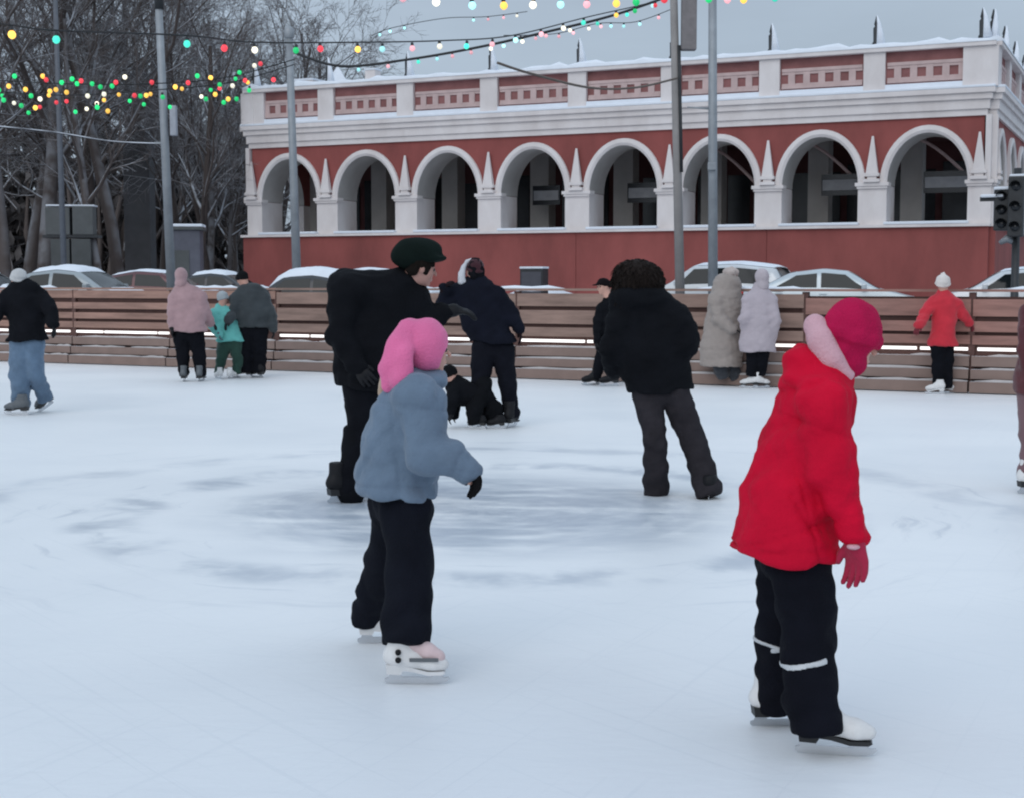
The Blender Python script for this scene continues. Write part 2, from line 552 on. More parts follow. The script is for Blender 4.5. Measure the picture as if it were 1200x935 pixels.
# --- ice: scraped snow over blue grey ice, with the arcs that turning skaters leave
def ice_material():
    m, nt, b = nodes_of("scraped_ice")
    L = nt.links.new
    def math_(op, a, c=None, clamp=False):
        n = N(nt, "ShaderNodeMath", operation=op); n.use_clamp = clamp
        for i, x in enumerate((a, c)):
            if x is None: continue
            if isinstance(x, (int, float)): n.inputs[i].default_value = x
            else: L(x, n.inputs[i])
        return n.outputs[0]
    def rng(v, a, c, lo=0.0, hi=1.0, smooth=True):
        n = N(nt, "ShaderNodeMapRange"); n.interpolation_type = 'SMOOTHSTEP' if smooth else 'LINEAR'
        n.inputs["From Min"].default_value = a; n.inputs["From Max"].default_value = c
        n.inputs["To Min"].default_value = lo; n.inputs["To Max"].default_value = hi
        L(v, n.inputs["Value"]); return n.outputs["Result"]
    tc = N(nt, "ShaderNodeTexCoord")
    P = tc.outputs["Object"]
    def noise(vec, scale, detail=4, rough=0.55):
        n = N(nt, "ShaderNodeTexNoise"); n.inputs["Scale"].default_value = scale
        n.inputs["Detail"].default_value = detail; n.inputs["Roughness"].default_value = rough
        L(vec, n.inputs["Vector"]); return n.outputs["Fac"]
    def mapped(sc, rz=0.0, loc=(0, 0, 0)):
        q = N(nt, "ShaderNodeMapping"); q.inputs["Rotation"].default_value = (0, 0, rz); L(P, q.inputs["Vector"])
        n = N(nt, "ShaderNodeMapping"); n.inputs["Scale"].default_value = sc; n.inputs["Location"].default_value = loc
        L(q.outputs["Vector"], n.inputs["Vector"]); return n.outputs["Vector"]
    # polar coordinates round the turning circle
    sub = N(nt, "ShaderNodeVectorMath", operation='SUBTRACT'); L(P, sub.inputs[0]); sub.inputs[1].default_value = (-0.25, 9.7, 0)
    sx = N(nt, "ShaderNodeSeparateXYZ"); L(sub.outputs[0], sx.inputs[0])
    ln = N(nt, "ShaderNodeVectorMath", operation='LENGTH'); L(sub.outputs[0], ln.inputs[0])
    r0 = ln.outputs["Value"]
    wob = noise(mapped((1, 1, 1)), 0.9, 3)
    r = math_('ADD', r0, math_('MULTIPLY', math_('SUBTRACT', wob, 0.5), 0.55))
    an = math_('ARCTAN2', sx.outputs["Y"], sx.outputs["X"])
    cb = N(nt, "ShaderNodeCombineXYZ"); L(math_('MULTIPLY', r, 4.5), cb.inputs[0]); L(math_('MULTIPLY', an, 1.5), cb.inputs[1])
    arc = noise(cb.outputs[0], 1.6, 5, 0.6)
    cb2 = N(nt, "ShaderNodeCombineXYZ"); L(math_('MULTIPLY', r, 1.2), cb2.inputs[0]); L(math_('MULTIPLY', an, 3.2), cb2.inputs[1])
    broken = noise(cb2.outputs[0], 1.3, 4, 0.6)
    def ring(rc, w):
        return rng(math_('ABSOLUTE', math_('SUBTRACT', r, rc)), 0.15 * w, w, 1.0, 0.0)
    disc = math_('MULTIPLY', rng(r, 1.35, 1.95, 1, 0), rng(arc, 0.36, 0.60))
    disc = math_('ADD', math_('MULTIPLY', disc, 0.20), math_('MULTIPLY', math_('MULTIPLY', rng(r, 1.0, 2.15, 1, 0), rng(noise(mapped((.8, 2.4, 1), rad(6)), 1.3, 5, .65), .28, .62)), 0.66))
    r1 = math_('MULTIPLY', ring(2.38, 0.34), rng(broken, 0.40, 0.66))
    r2 = math_('MULTIPLY', math_('MULTIPLY', ring(3.55, 0.38), rng(broken, 0.42, 0.68)), rng(sx.outputs['Y'], -1.2, 0.3))
    arcs = math_('MULTIPLY', rng(arc, 0.56, 0.74), math_('MULTIPLY', rng(r, 1.5, 2.2, 0, 1), rng(r, 3.2, 5.5, 1, 0)))
    e = math_('MAXIMUM', disc, math_('MULTIPLY', r1, 0.62))
    e = math_('MAXIMUM', e, math_('MULTIPLY', r2, 0.45))
    e = math_('MAXIMUM', e, math_('MULTIPLY', arcs, 0.42))
    # long strokes and fine blade scratches elsewhere
    st1 = rng(noise(mapped((0.5, 5.0, 1), rad(8)), 1.1, 5, 0.6), 0.56, 0.80)
    st2 = rng(noise(mapped((0.35, 7.0, 1), rad(-16), (3, 7, 0)), 1.3, 5, 0.65), 0.58, 0.80)
    sc1 = rng(noise(mapped((0.35, 34.0, 1), rad(52)), 1.0, 2), 0.60, 0.69)
    sc2 = rng(noise(mapped((0.45, 42.0, 1), rad(-64), (5, 1, 0)), 1.0, 2), 0.61, 0.69)
    e = math_('MULTIPLY', e, rng(sx.outputs['Y'], -3.4, -2.2, 0.15, 1.0))
    e = math_('MAXIMUM', e, math_('MULTIPLY', st1, 0.09))
    e = math_('MAXIMUM', e, math_('MULTIPLY', st2, 0.08))
    e = math_('MAXIMUM', e, math_('MULTIPLY', math_('MAXIMUM', sc1, sc2), 0.07))
    sc3 = rng(noise(mapped((0.3, 38.0, 1), rad(18), (2, 9, 0)), 1.0, 2), 0.61, 0.69)
    sc4 = rng(noise(mapped((0.3, 30.0, 1), rad(-24), (8, 4, 0)), 1.0, 2), 0.61, 0.70)
    e = math_('MAXIMUM', e, math_('MULTIPLY', math_('MAXIMUM', sc3, sc4), 0.05))
    soft = rng(noise(mapped((1, 1, 1)), 0.35, 3), 0.35, 0.68, 0.0, 0.14)
    soft = math_('ADD', soft, rng(sx.outputs['Y'], -5.2, -1.8, 0.20, 0.0))      # more of the blue grey tone towards the near side
    e = math_('MINIMUM', math_('ADD', e, soft), 1.0)
    mx = N(nt, "ShaderNodeMix", data_type='RGBA')
    mx.inputs["A"].default_value = (0.88, 0.89, 0.895, 1)
    mx.inputs["B"].default_value = (0.42, 0.48, 0.56, 1)
    L(e, mx.inputs["Factor"]); L(mx.outputs["Result"], b.inputs["Base Color"])
    L(rng(e, 0, 0.9, 0.48, 0.30, False), b.inputs["Roughness"])
    b.inputs["Specular IOR Level"].default_value = 0.5
    hb = math_('ADD', math_('MULTIPLY', e, -0.6), math_('MULTIPLY', noise(mapped((1, 2.2, 1)), 9.0, 5), 0.5))
    bp = N(nt, "ShaderNodeBump"); bp.inputs["Strength"].default_value = 0.22; bp.inputs["Distance"].default_value = 0.02
    L(hb, bp.inputs["Height"]); L(bp.outputs["Normal"], b.inputs["Normal"])
    return m

# rink edge (foot of the barrier)
BA = ground(0, 424)[:2]; BB = ground(1200, 464)[:2]
bdir = nrm(np.append(BB - BA, 0)); bnor = np.array([-bdir[1], bdir[0], 0])          # bnor points away from camera
if bnor[1] < 0: bnor = -bnor
B0 = np.append(BA, 0) - bdir * 10.0
BLEN = np.linalg.norm(BB - BA) + 18.0
def bpt(s, off, z=0.0):
    return B0 + bdir * s + bnor * off + np.array([0, 0, z])

p1 = bpt(-30, 0.5); p2 = bpt(BLEN + 30, 0.5)
ice = sheet("ice_rink", [(-60, -25), (60, -25), p2[:2], p1[:2]], 0.0, ice_material())

# street beyond the barrier, a step above the ice
asph = snowy("snowy_asphalt", (0.16, 0.165, 0.18), lo=0.2, hi=0.6, patch=0.35, pmin=0.42, pmax=0.6, snow=(0.55, 0.58, 0.62))
mb = MB()
q1 = bpt(-40, 0.9); q2 = bpt(BLEN + 40, 0.9)
mb.prism([(q1[0], q1[1]), (q2[0], q2[1]), (140, 150), (-140, 150)], -0.02, STREET, (1, 0, 0), (0, 1, 0), (0, 0, 1))
tag(mb.build("street", asph), kind="structure")

# ================================================================== rink barrier
wood1 = mat("brown_boards", (0.31, 0.180, 0.140), rough=0.75, var=0.3, scale=1.2, stretch=(1, 1, 8), bump=0.15, bscale=30)
wood2 = mat("grey_brown_boards", (0.265, 0.172, 0.138), rough=0.75, var=0.3, scale=1.2, stretch=(1, 1, 8), bump=0.15, bscale=30)
wood3 = mat("reddish_boards", (0.29, 0.150, 0.122), rough=0.75, var=0.3, scale=1.2, stretch=(1, 1, 8), bump=0.15, bscale=30)
wood_dark = mat("dark_frame_wood", (0.10, 0.050, 0.042), rough=0.8)
wood_low = snowy("snow_dusted_boards", (0.25, 0.180, 0.155), lo=0.2, hi=0.7, patch=1.5, pmin=0.25, pmax=0.45)
strip = glow("white_light_strip", (1.0, 0.93, 0.88), 1.1)
dusty_snow = mat("trodden_snow", (0.48, 0.45, 0.44), rough=.9, var=.15, scale=3)
barrier = empty("rink_barrier", bpt(BLEN / 2, 0.2))
tag(barrier, "long slatted wooden rink barrier with a glowing white strip", "barrier")
def rel(o_root, mb_, name, m, parent, bevel=0.0):
    off = np.array(o_root.location)
    mb_.v = [tuple(np.array(p) - off) for p in mb_.v]
    return mb_.build(name, m, parent, bevel)
rng_b = random.Random(4)
BAX = [bdir, bnor, (0, 0, 1)]
SEC = 2.35
nsec = int(BLEN / SEC)
for i in range(nsec):
    s0 = i * SEC; s1 = s0 + SEC - 0.03; sc = (s0 + s1) / 2; ln = s1 - s0
    uu = (sc - 10.0) / (BLEN - 18.0) * 1200
    w = wood1 if uu < 480 else (wood2 if uu < 1060 else wood3)
    mb = MB()
    if uu < 480:
        rows = [(0.735, 0.115), (0.91, 0.115), (1.095, 0.12), (1.31, 0.145)]
    elif uu < 1060:
        rows = [(0.745, 0.145), (0.98, 0.215), (1.255, 0.20)]
    else:
        rows = [(0.735, 0.125), (0.92, 0.145), (1.18, 0.235)]
    for zc, h in rows:
        mb.box(bpt(sc, 0.20 + rng_b.uniform(-.006, .006), zc + rng_b.uniform(-.004, .004)), (ln, 0.035, h), axes=BAX)
    rel(barrier, mb, "slat_panel", w, barrier)
    mb = MB()                                                   # dark backing behind the gaps
    mb.box(bpt(sc, 0.27, 0.70), (ln + 0.03, 0.03, 1.26), axes=BAX)
    rel(barrier, mb, "backing", wood_dark, barrier)
    mb = MB()                                                   # stepped boards at the foot
    for zc, h, off in ((0.09, 0.15, 0.02), (0.265, 0.13, 0.09), (0.44, 0.14, 0.14)):
        mb.box(bpt(sc, off + 0.08, zc), (ln, 0.16, h), axes=BAX)
        # plank lip with snow lying on it
    rel(barrier, mb, "plinth_board", wood_low, barrier)
    mb = MB()                                                   # snow caught on the ledges
    for zc, h, off in ((0.09, 0.15, 0.02), (0.265, 0.13, 0.09), (0.44, 0.14, 0.14)):
        s = s0 + rng_b.uniform(0, .3)
        while s < s1 - .2:
            l = min(rng_b.uniform(.5, 2.2), s1 - s); n_ = 7
            mb.tube([bpt(s + l * q / (n_ - 1), off + .035, zc + h / 2 + .006 + rng_b.uniform(-.004, .004)) for q in range(n_)], [.008] + [rng_b.uniform(.016, .030) for _ in range(n_ - 2)] + [.008], 7)
            s += l + (rng_b.uniform(.05, .5) if rng_b.random() < .5 else 0)
    rel(barrier, mb, "ledge_snow", dusty_snow, barrier)
    mb = MB()
    mb.box(bpt(sc, 0.215, 1.415), (ln + 0.03, 0.10, 0.035), axes=BAX)
    rel(barrier, mb, "top_rail", w, barrier)
    mb = MB()
    mb.box(bpt(s1 + 0.015, 0.245, 0.70), (0.09, 0.09, 1.38), axes=BAX)
    rel(barrier, mb, "post", wood_dark, barrier)
    # the lit strip, in shorter lengths with small breaks
    if not (250 < uu < 400):
        mb = MB(); s = s0 + 0.05
        while s < s1 - 0.1:
            l = min(rng_b.uniform(0.35, 1.3), s1 - s)
            mb.box(bpt(s + l / 2, 0.178, 0.608), (l - 0.05, 0.03, 0.042), axes=BAX)
            s += l
        rel(barrier, mb, "light_strip", strip, barrier)
    else:
        mb = MB()
        mb.box(bpt(s0 + 0.9, 0.178, 0.608), (0.35, 0.03, 0.042), axes=BAX)
        rel(barrier, mb, "light_strip", strip, barrier)
# snow that lies on the top rail
for i in range(0, nsec, 2):
    mb = MB(); s0 = i * SEC + rng_b.uniform(0, 1.0); l = rng_b.uniform(1.0, 2.4)
    pts = [bpt(s0 + l * k / 8, 0.215, 1.432 + 0.012 * math.sin(3 * k)) for k in range(9)]
    mb.tube(pts, [0.012] + [0.03 + 0.012 * rng_b.random() for _ in range(7)] + [0.012], 8)
    rel(barrier, mb, "snow_cap", M['snow'], barrier)

# ================================================================== arcaded building
TH = rad(24.5)
BAY = 4.0
ZR = 53.6
CORN = at(1150, 300, ZR)[:2]
FS = np.array([-math.cos(TH), math.sin(TH), 0.0])           # along the facade, towards the left
FN = np.array([-math.sin(TH), -math.cos(TH), 0.0])          # outwards, towards the rink
bld = empty("arcade_building", (CORN[0] + FS[0] * 16, CORN[1] + FS[1] * 16, STREET))
tag(bld, "long red and white arcaded building with snow on its ledges", "building")
BO = np.array([CORN[0], CORN[1], 0.0])
Z_SILL, Z_SPR, Z_TOP = 3.72, 5.22, 7.62
RX, RZ = 1.46, 1.86
def part(mb_, name, m, parent=None, bevel=0.0):
    return rel(bld, mb_, name, m, parent or bld, bevel)
def arch_pts(rx, rz, n=20):
    return [(-rx * math.cos(math.pi * k / n), Z_SPR + rz * math.sin(math.pi * k / n)) for k in range(n + 1)]
def facade(O, S, Nn, nb, first_pier=0.0, thick=1.6, detail=True):
    """O corner on plan, S along, Nn outward"""
    def W(s, o, z):
        return O + S * s + Nn * o + np.array([0, 0, z])
    ax = [S, Nn, (0, 0, 1)]
    Lh = nb * BAY
    def bx(mb_, s0, s1, o0, o1, z0, z1, mi=0):
        mb_.box(W((s0 + s1) / 2, (o0 + o1) / 2, (z0 + z1) / 2), (s1 - s0, abs(o1 - o0), z1 - z0), axes=ax, mi=mi)
    # red base, in stretches with a shallow joint
    mb_ = MB()
    step = Lh / max(1, nb // 2)
    for k in range(max(1, nb // 2)):
        bx(mb_, k * step + 0.012 - (0.25 if k == 0 else 0), (k + 1) * step - 0.012 + (0.45 if k == nb // 2 - 1 else 0), -thick, 0.16, STREET, Z_SILL - 0.13)
    bx(mb_, 0, Lh, -thick, 0.13, STREET - 0.05, Z_SILL - 0.14)
    part(mb_, "base_wall", M['red_wall'])
    mb_ = MB()
    bx(mb_, -0.3, Lh + 0.5, -0.02, 0.30, Z_SILL - 0.127, Z_SILL - 0.02)
    part(mb_, "sill_ledge", M['white_trim'])
    for k in range(nb):
        mb_ = MB()
        c = (k + 0.5) * BAY
        bx(mb_, c - BAY / 2 + 0.47, c + BAY / 2 - 0.47, -0.9, 0.33, Z_SILL - 0.017, Z_SILL + 0.09)
        o = part(mb_, "ledge_snow", M['snow'], bevel=0.03)
    # wall above the arches
    for k in range(nb):
        c = (k + 0.5) * BAY
        mb_ = MB()
        ap = arch_pts(RX + 0.05, RZ + 0.05)
        left = (-BAY / 2, Z_SPR); right = (BAY / 2, Z_SPR)
        vs = []; fs = []
        line = [left] + ap + [right]
        for o in (0.0, -thick):
            for (x, z) in line:
                vs.append(W(c + x, o, z))
            for (x, z) in line:
                vs.append(W(c + max(-BAY / 2, min(BAY / 2, x)), o, Z_TOP + 0.1))
        n = len(line)
        for i in range(n - 1):
            fs.append((i, i + 1, n + i + 1, n + i))
            fs.append((2 * n + i, 3 * n + i, 3 * n + i + 1, 2 * n + i + 1))
            fs.append((i, 2 * n + i, 2 * n + i + 1, i + 1))
        mb_.add(vs, fs)
        part(mb_, "wall", M['red_wall'])
        # arch: moulded ring and pale reveal
        mb_ = MB()
        n = 24
        prof = [(0.0, 0.02, 0), (0.0, 0.07, 0), (0.10, 0.13, 0), (0.27, 0.10, 0), (0.29, -0.02, 0)]
        vs = []
        for k2 in range(n + 1):
            a = math.pi * k2 / n
            for dr, o, _ in prof:
                vs.append(W(c - (RX + dr) * math.cos(a), o, Z_SPR + (RZ + dr) * math.sin(a)))
        m_ = len(prof); fs = []
        for k2 in range(n):
            for j in range(m_ - 1):
                fs.append((k2 * m_ + j, (k2 + 1) * m_ + j, (k2 + 1) * m_ + j + 1, k2 * m_ + j + 1))
        mb_.add(vs, fs, 0, False)
        vs = []; fs = []
        for k2 in range(n + 1):
            a = math.pi * k2 / n
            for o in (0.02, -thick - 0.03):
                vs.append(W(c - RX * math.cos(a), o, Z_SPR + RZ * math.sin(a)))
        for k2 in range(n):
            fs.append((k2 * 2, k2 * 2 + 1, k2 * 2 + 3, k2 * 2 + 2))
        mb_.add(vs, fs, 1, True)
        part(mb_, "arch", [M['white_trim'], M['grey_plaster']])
    # piers
    for k in range(nb + 1):
        s = k * BAY
        hw = BAY / 2 - RX
        a, b_ = s - hw, s + hw
        if k == 0: a = s - 0.30
        if k == nb: b_ = s + 0.26
        mb_ = MB()
        bx(mb_, a + 0.004, b_ - 0.004, -thick, 0.06, Z_SILL - 0.02, Z_SPR - 0.02)
        p_ = part(mb_, "pier", M['white_trim'])
        mb_ = MB()
        bx(mb_, a - 0.09, b_ + 0.09, -0.3, 0.20, Z_SPR - 0.06, Z_SPR + 0.07)
        bx(mb_, a - 0.03, b_ + 0.03, -0.25, 0.15, Z_SPR - 0.15, Z_SPR - 0.063)
        q = part(mb_, "capital", M['white_trim'], p_); 
        mb_ = MB()
        sc_ = s if 0 < k < nb else ((s + 0.14) if k == 0 else s - 0.05)
        # little obelisk standing on the capital
        for w0, w1, z0, z1 in ((0.30, 0.30, Z_SPR + 0.08, Z_SPR + 0.20), (0.17, 0.17, Z_SPR + 0.20, Z_SPR + 0.30), (0.27, 0.27, Z_SPR + 0.30, Z_SPR + 0.42), (0.22, 0.035, Z_SPR + 0.42, Z_SPR + 1.80)):
            vs = []
            for w_, z_ in ((w0, z0), (w1, z1)):
                for x_, y_ in ((-1, -1), (1, -1), (1, 1), (-1, 1)):
                    vs.append(W(sc_ + x_ * w_, 0.14 + y_ * w_ * 0.55, z_))
            mb_.add(vs, [(0, 3, 2, 1), (4, 5, 6, 7), (0, 1, 5, 4), (1, 2, 6, 5), (2, 3, 7, 6), (3, 0, 4, 7)])
        part(mb_, "obelisk", M['white_trim'], p_)
        if k in (0, nb):
            mb_ = MB()
            s2 = s - 0.16 if k == 0 else s + 0.15
            bx(mb_, s2 - 0.10, s2 + 0.10, -0.1, 0.16, Z_SPR + 0.06, Z_TOP + 0.02)
            part(mb_, "corner_shaft", M['white_trim'], p_)
    # cornice
    mb_ = MB()
    for z0, z1, o in ((Z_TOP, 7.85, 0.10), (7.853, 8.20, 0.18), (8.203, 8.42, 0.28), (8.423, 8.60, 0.38)):
        bx(mb_, -o, Lh + o, -0.6, o, z0, z1)
    part(mb_, "cornice", M['white_trim'])
    mb_ = MB(); bx(mb_, -0.38, Lh + 0.38, -0.15, 0.395, 8.603, 8.70)
    part(mb_, "cornice_snow", M['snow'], bevel=0.03)
    # parapet
    for k in range(nb):
        s0, s1 = k * BAY + 0.40, (k + 1) * BAY - 0.40
        mb_ = MB(); bx(mb_, s0 - 0.05, s1 + 0.05, -0.34, -0.06, 8.60, 10.12)
        pp = part(mb_, "parapet_panel", M['faded_red'])
        mb_ = MB()
        bx(mb_, s0 + 0.06, s1 - 0.06, -0.07, 0.02, 9.60, 9.72)
        bx(mb_, s0 + 0.06, s1 - 0.06, -0.07, 0.02, 8.96, 9.06)
        nn = 5; wv = (s1 - s0 - 0.3) / nn
        for j in range(nn):
            cs = s0 + 0.15 + (j + 0.5) * wv
            bx(mb_, cs - 0.13, cs + 0.13, -0.07, 0.0, 9.063, 9.597)
        bx(mb_, s0 + 0.06, s1 - 0.06, -0.07, -0.012, 9.50, 9.597); bx(mb_, s0 + 0.06, s1 - 0.06, -0.07, -0.012, 9.063, 9.16)
        part(mb_, "lattice", M['pink_trim'], pp)
        mb_ = MB(); bx(mb_, s0, s1, -0.07, 0.10, 8.702, 8.90)
        part(mb_, "panel_snow", M['snow'], pp)
    for k in range(nb + 1):
        s = k * BAY
        hw = 0.40 if 0 < k < nb else 0.62
        s = s if 0 < k < nb else (0.18 if k == 0 else s - 0.12)
        mb_ = MB(); bx(mb_, s - hw, s + hw, -0.45, 0.12, 8.66, 10.11)
        pp = part(mb_, "parapet_post", M['white_trim'])
        # finial: dark iron spike with snow blown against it
        mb_ = MB()
        mb_.lathe([(0.15, 10.40), (0.15, 10.5), (0.11, 10.55), (0.12, 11.05), (0.06, 11.12), (0.09, 11.2), (0.02, 11.5)], W(s, -0.15, 0), 10)
        fo = part(mb_, "finial", M['dark_metal'], pp)
        mb_ = MB()
        mb_.tube([W(s - 0.20, -0.05, 10.42), W(s - 0.16, -0.05, 10.85), W(s - 0.11, -0.05, 11.2), W(s - 0.03, -0.08, 11.5)], [0.17, 0.12, 0.07, 0.02], 8)
        part(mb_, "finial_snow", M['snow'], pp)
    mb_ = MB()
    bx(mb_, -0.36, Lh + 0.32, -0.55, 0.24, 10.115, 10.26)
    part(mb_, "coping", M['white_trim'])
    # snow along the coping, uneven
    rr = random.Random(int(Lh * 7))
    mb_ = MB(); n = int(Lh * 2.5)
    vs = []; fs = []
    hs = [0.12 + 0.09 * rr.random() + (0.10 if rr.random() < 0.12 else 0) for _ in range(n + 1)]
    for i in range(n + 1):
        s = -0.36 + (Lh + 0.68) * i / n
        h = hs[i]
        for o, z in ((0.26, 10.262), (0.245, 10.262 + h * .6), (0.10, 10.262 + h), (-0.35, 10.262 + h), (-0.56, 10.262 + h * .5), (-0.57, 10.262)):
            vs.append(W(s, o, z))
    for i in range(n):
        for j in range(5):
            fs.append((i * 6 + j, i * 6 + j + 1, (i + 1) * 6 + j + 1, (i + 1) * 6 + j))
    fs.append(tuple(range(6))); fs.append(tuple(range(n * 6, n * 6 + 6))[::-1])
    mb_.add(vs, fs, 0, True)
    part(mb_, "coping_snow", M['snow'])
    return W, bx

Wf, bxf = facade(BO, FS, FN, 8)
RS = np.array([math.sin(TH), math.cos(TH), 0.0])           # side walls run back from the corners
OR = BO - FS * 0.30 + RS * 0.35
Wr, bxr = facade(OR, RS, -FS, 3, thick=.55)
OL = BO + FS * (8 * BAY + 0.26) + RS * (3 * BAY + 0.35)
Wl, bxl = facade(OL, -RS, FS, 3, thick=.55)

# gallery behind the arches
mb = MB(); bxf(mb, 0.2, 8 * BAY - 0.2, -7.6, -1.55, Z_SILL - 0.5, Z_SILL - 0.06); part(mb, "gallery_floor", M['grey_plaster'])
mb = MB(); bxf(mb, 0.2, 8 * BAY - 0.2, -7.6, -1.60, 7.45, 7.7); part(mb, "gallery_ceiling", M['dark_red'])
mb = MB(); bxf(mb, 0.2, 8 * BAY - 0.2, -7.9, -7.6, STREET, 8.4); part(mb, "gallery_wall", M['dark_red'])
mb = MB(); bxf(mb, 0.1, 8 * BAY, -12.2, -0.5, 8.42, 8.62); part(mb, "flat_roof", M['snow'])
rr = random.Random(11)
def bay_s(u, D):
    """facade coordinate seen at column u on the plane D behind the facade"""
    d = ray(u, 260); o = np.array([0, 0])
    A = np.array([[d[0], -FS[0]], [d[1], -FS[1]]])
    b_ = (BO + FN * (-D))[:2]
    t, s = np.linalg.solve(A, b_)
    return s
for u, D, w in ((360, 4.4, 1.0), (444, 4.4, 0.8), (527, 4.4, 0.8), (632, 4.4, 0.9), (730, 4.4, 0.9), (833, 4.4, 0.9), (958, 4.4, 0.85), (1067, 4.4, 0.85)):
    s = bay_s(u, D)
    mb = MB(); bxf(mb, s - w / 2, s + w / 2, -D - 0.8, -D, Z_SILL - 0.06, 7.46)
    p_ = part(mb, "gallery_pillar", M['grey_plaster'])
for k in range(8):
    c = (k + 0.5) * BAY
    for j in (-1, 0, 1):
        mb = MB(); bxf(mb, c + j * 1.3 - 0.5, c + j * 1.3 + 0.5, -7.597, -7.52, Z_SILL + 0.1, 6.3 if j else 6.6)
        part(mb, "shop_window", M['shop_dark'])
for u, v0, v1, wd in ((640, 212, 226, 1.3), (757, 206, 226, 1.7), (985, 203, 217, 1.6), (1112, 200, 216, 2.0)):
    D = 3.0
    s = bay_s(u, D)
    zc = at(u, (v0 + v1) / 2, at(u, 200, 60)[1])[2]
    zc = 5.35 if u < 900 else 5.45
    mb = MB(); bxf(mb, s - wd / 2, s + wd / 2, -D - 0.12, -D, zc - 0.42, zc + 0.42)
    p_ = part(mb, "shop_sign", M['shop_dark'])
    mb = MB(); bxf(mb, s - wd / 2 + 0.06, s + wd / 2 - 0.06, -D + 0.003, -D + 0.03, zc - 0.22, zc + 0.2)
    part(mb, "sign_panel", M['sign_grey'], p_)
# ribs of the gallery vault
for u in (843, 958, 1087):
    s = bay_s(u, 3.0)
    mb = MB()
    pts = [Wf(s - 0.2 - 1.3 + 2.6 * t, -3.2, 5.6 + 1.7 * math.sin(t * math.pi / 2)) for t in np.linspace(0, 1, 9)][::-1]
    mb.tube(pts, 0.07, 6)
    part(mb, "vault_rib", M['pink_trim'])
# turrets and vents on the roof
def turret(u, Y, w, ztop):
    p = at(u, 90, Y)
    mb_ = MB()
    mb_.box((p[0], p[1], (8.6 + ztop - 1.1) / 2), (w, w, ztop - 1.1 - 8.6), rz=-TH)
    t_ = rel(bld, mb_, "turret", M['white_trim'], bld)
    mb_ = MB(); mb_.box((p[0], p[1], ztop - 1.06), (w + 0.25, w + 0.25, 0.12), rz=-TH)
    rel(bld, mb_, "turret_cornice", M['white_trim'], t_)
    mb_ = MB(); h = w / 2 + 0.08
    vs = [np.array([p[0], p[1], 0]) + np.array([x * h, y * h, ztop - 0.997]) for x, y in ((-1, -1), (1, -1), (1, 1), (-1, 1))] + [np.array([p[0], p[1], ztop])]
    mb_.add(vs, [(3, 2, 1, 0), (0, 1, 4), (1, 2, 4), (2, 3, 4), (3, 0, 4)])
    rel(bld, mb_, "turret_roof", M['snow'], t_)
    for sx_ in (-0.22, 0.22):
        mb_ = MB()
        q = p + FN * (w / 2 + 0.01) + FS * sx_ * w
        mb_.box((q[0], q[1], ztop - 1.7), (0.28, 0.08, 0.5), axes=[FS, FN, (0, 0, 1)])
        rel(bld, mb_, "turret_window", M['shop_dark'], t_)
turret(396, 68.5, 1.0, 11.6)
turret(311, 70.0, 1.1, 11.0)
for u, Y, w, h, m in ((362, 67, 1.0, 0.75, 'white_trim'), (380, 67.3, 0.5, 0.55, 'dark_metal'), (437, 64.6, 0.5, 0.6, 'white_trim'), (868, 59.5, 0.5, 0.30, 'dark_metal')):
    p = at(u, 90, Y)
    zb = 10.2 if Y < 66 else 9.9
    mb = MB(); mb.box((p[0], p[1], zb + h / 2 - 0.4), (w, w, h + 0.8), rz=-TH)
    v_ = rel(bld, mb, "roof_vent", M[m], bld)
    mb = MB(); mb.box((p[0], p[1], zb + h + 0.045), (w + 0.06, w + 0.06, 0.08), rz=-TH)
    rel(bld, mb, "vent_snow", M['snow'], v_)
# ================================================================== cars parked along the street
def paint(name, col, rough=0.3, metallic=0.2):
    m, nt, b = nodes_of(name)
    tc = N(nt, "ShaderNodeTexCoord"); nz = N(nt, "ShaderNodeTexNoise"); nz.inputs["Scale"].default_value = 2.5; nz.inputs["Detail"].default_value = 5
    nt.links.new(tc.outputs["Object"], nz.inputs["Vector"])
    mx = N(nt, "ShaderNodeMix", data_type='RGBA')
    c = np.array(col); mx.inputs["A"].default_value = (*c, 1); mx.inputs["B"].default_value = (*(c * 0.72 + 0.02), 1)   # road grime
    nt.links.new(nz.outputs["Fac"], mx.inputs["Factor"]); nt.links.new(mx.outputs["Result"], b.inputs["Base Color"])
    b.inputs["Roughness"].default_value = rough; b.inputs["Metallic"].default_value = metallic
    b.inputs["Coat Weight"].default_value = 0.4; b.inputs["Coat Roughness"].default_value = 0.15
    return m

def lerp_tab(tab, x):
    for i in range(len(tab) - 1):
        if x <= tab[i + 1][0]:
            t = (x - tab[i][0]) / (tab[i + 1][0] - tab[i][0])
            t = t * t * (3 - 2 * t) * 0.35 + t * 0.65
            return tab[i][1] + (tab[i + 1][1] - tab[i][1]) * t
    return tab[-1][1]

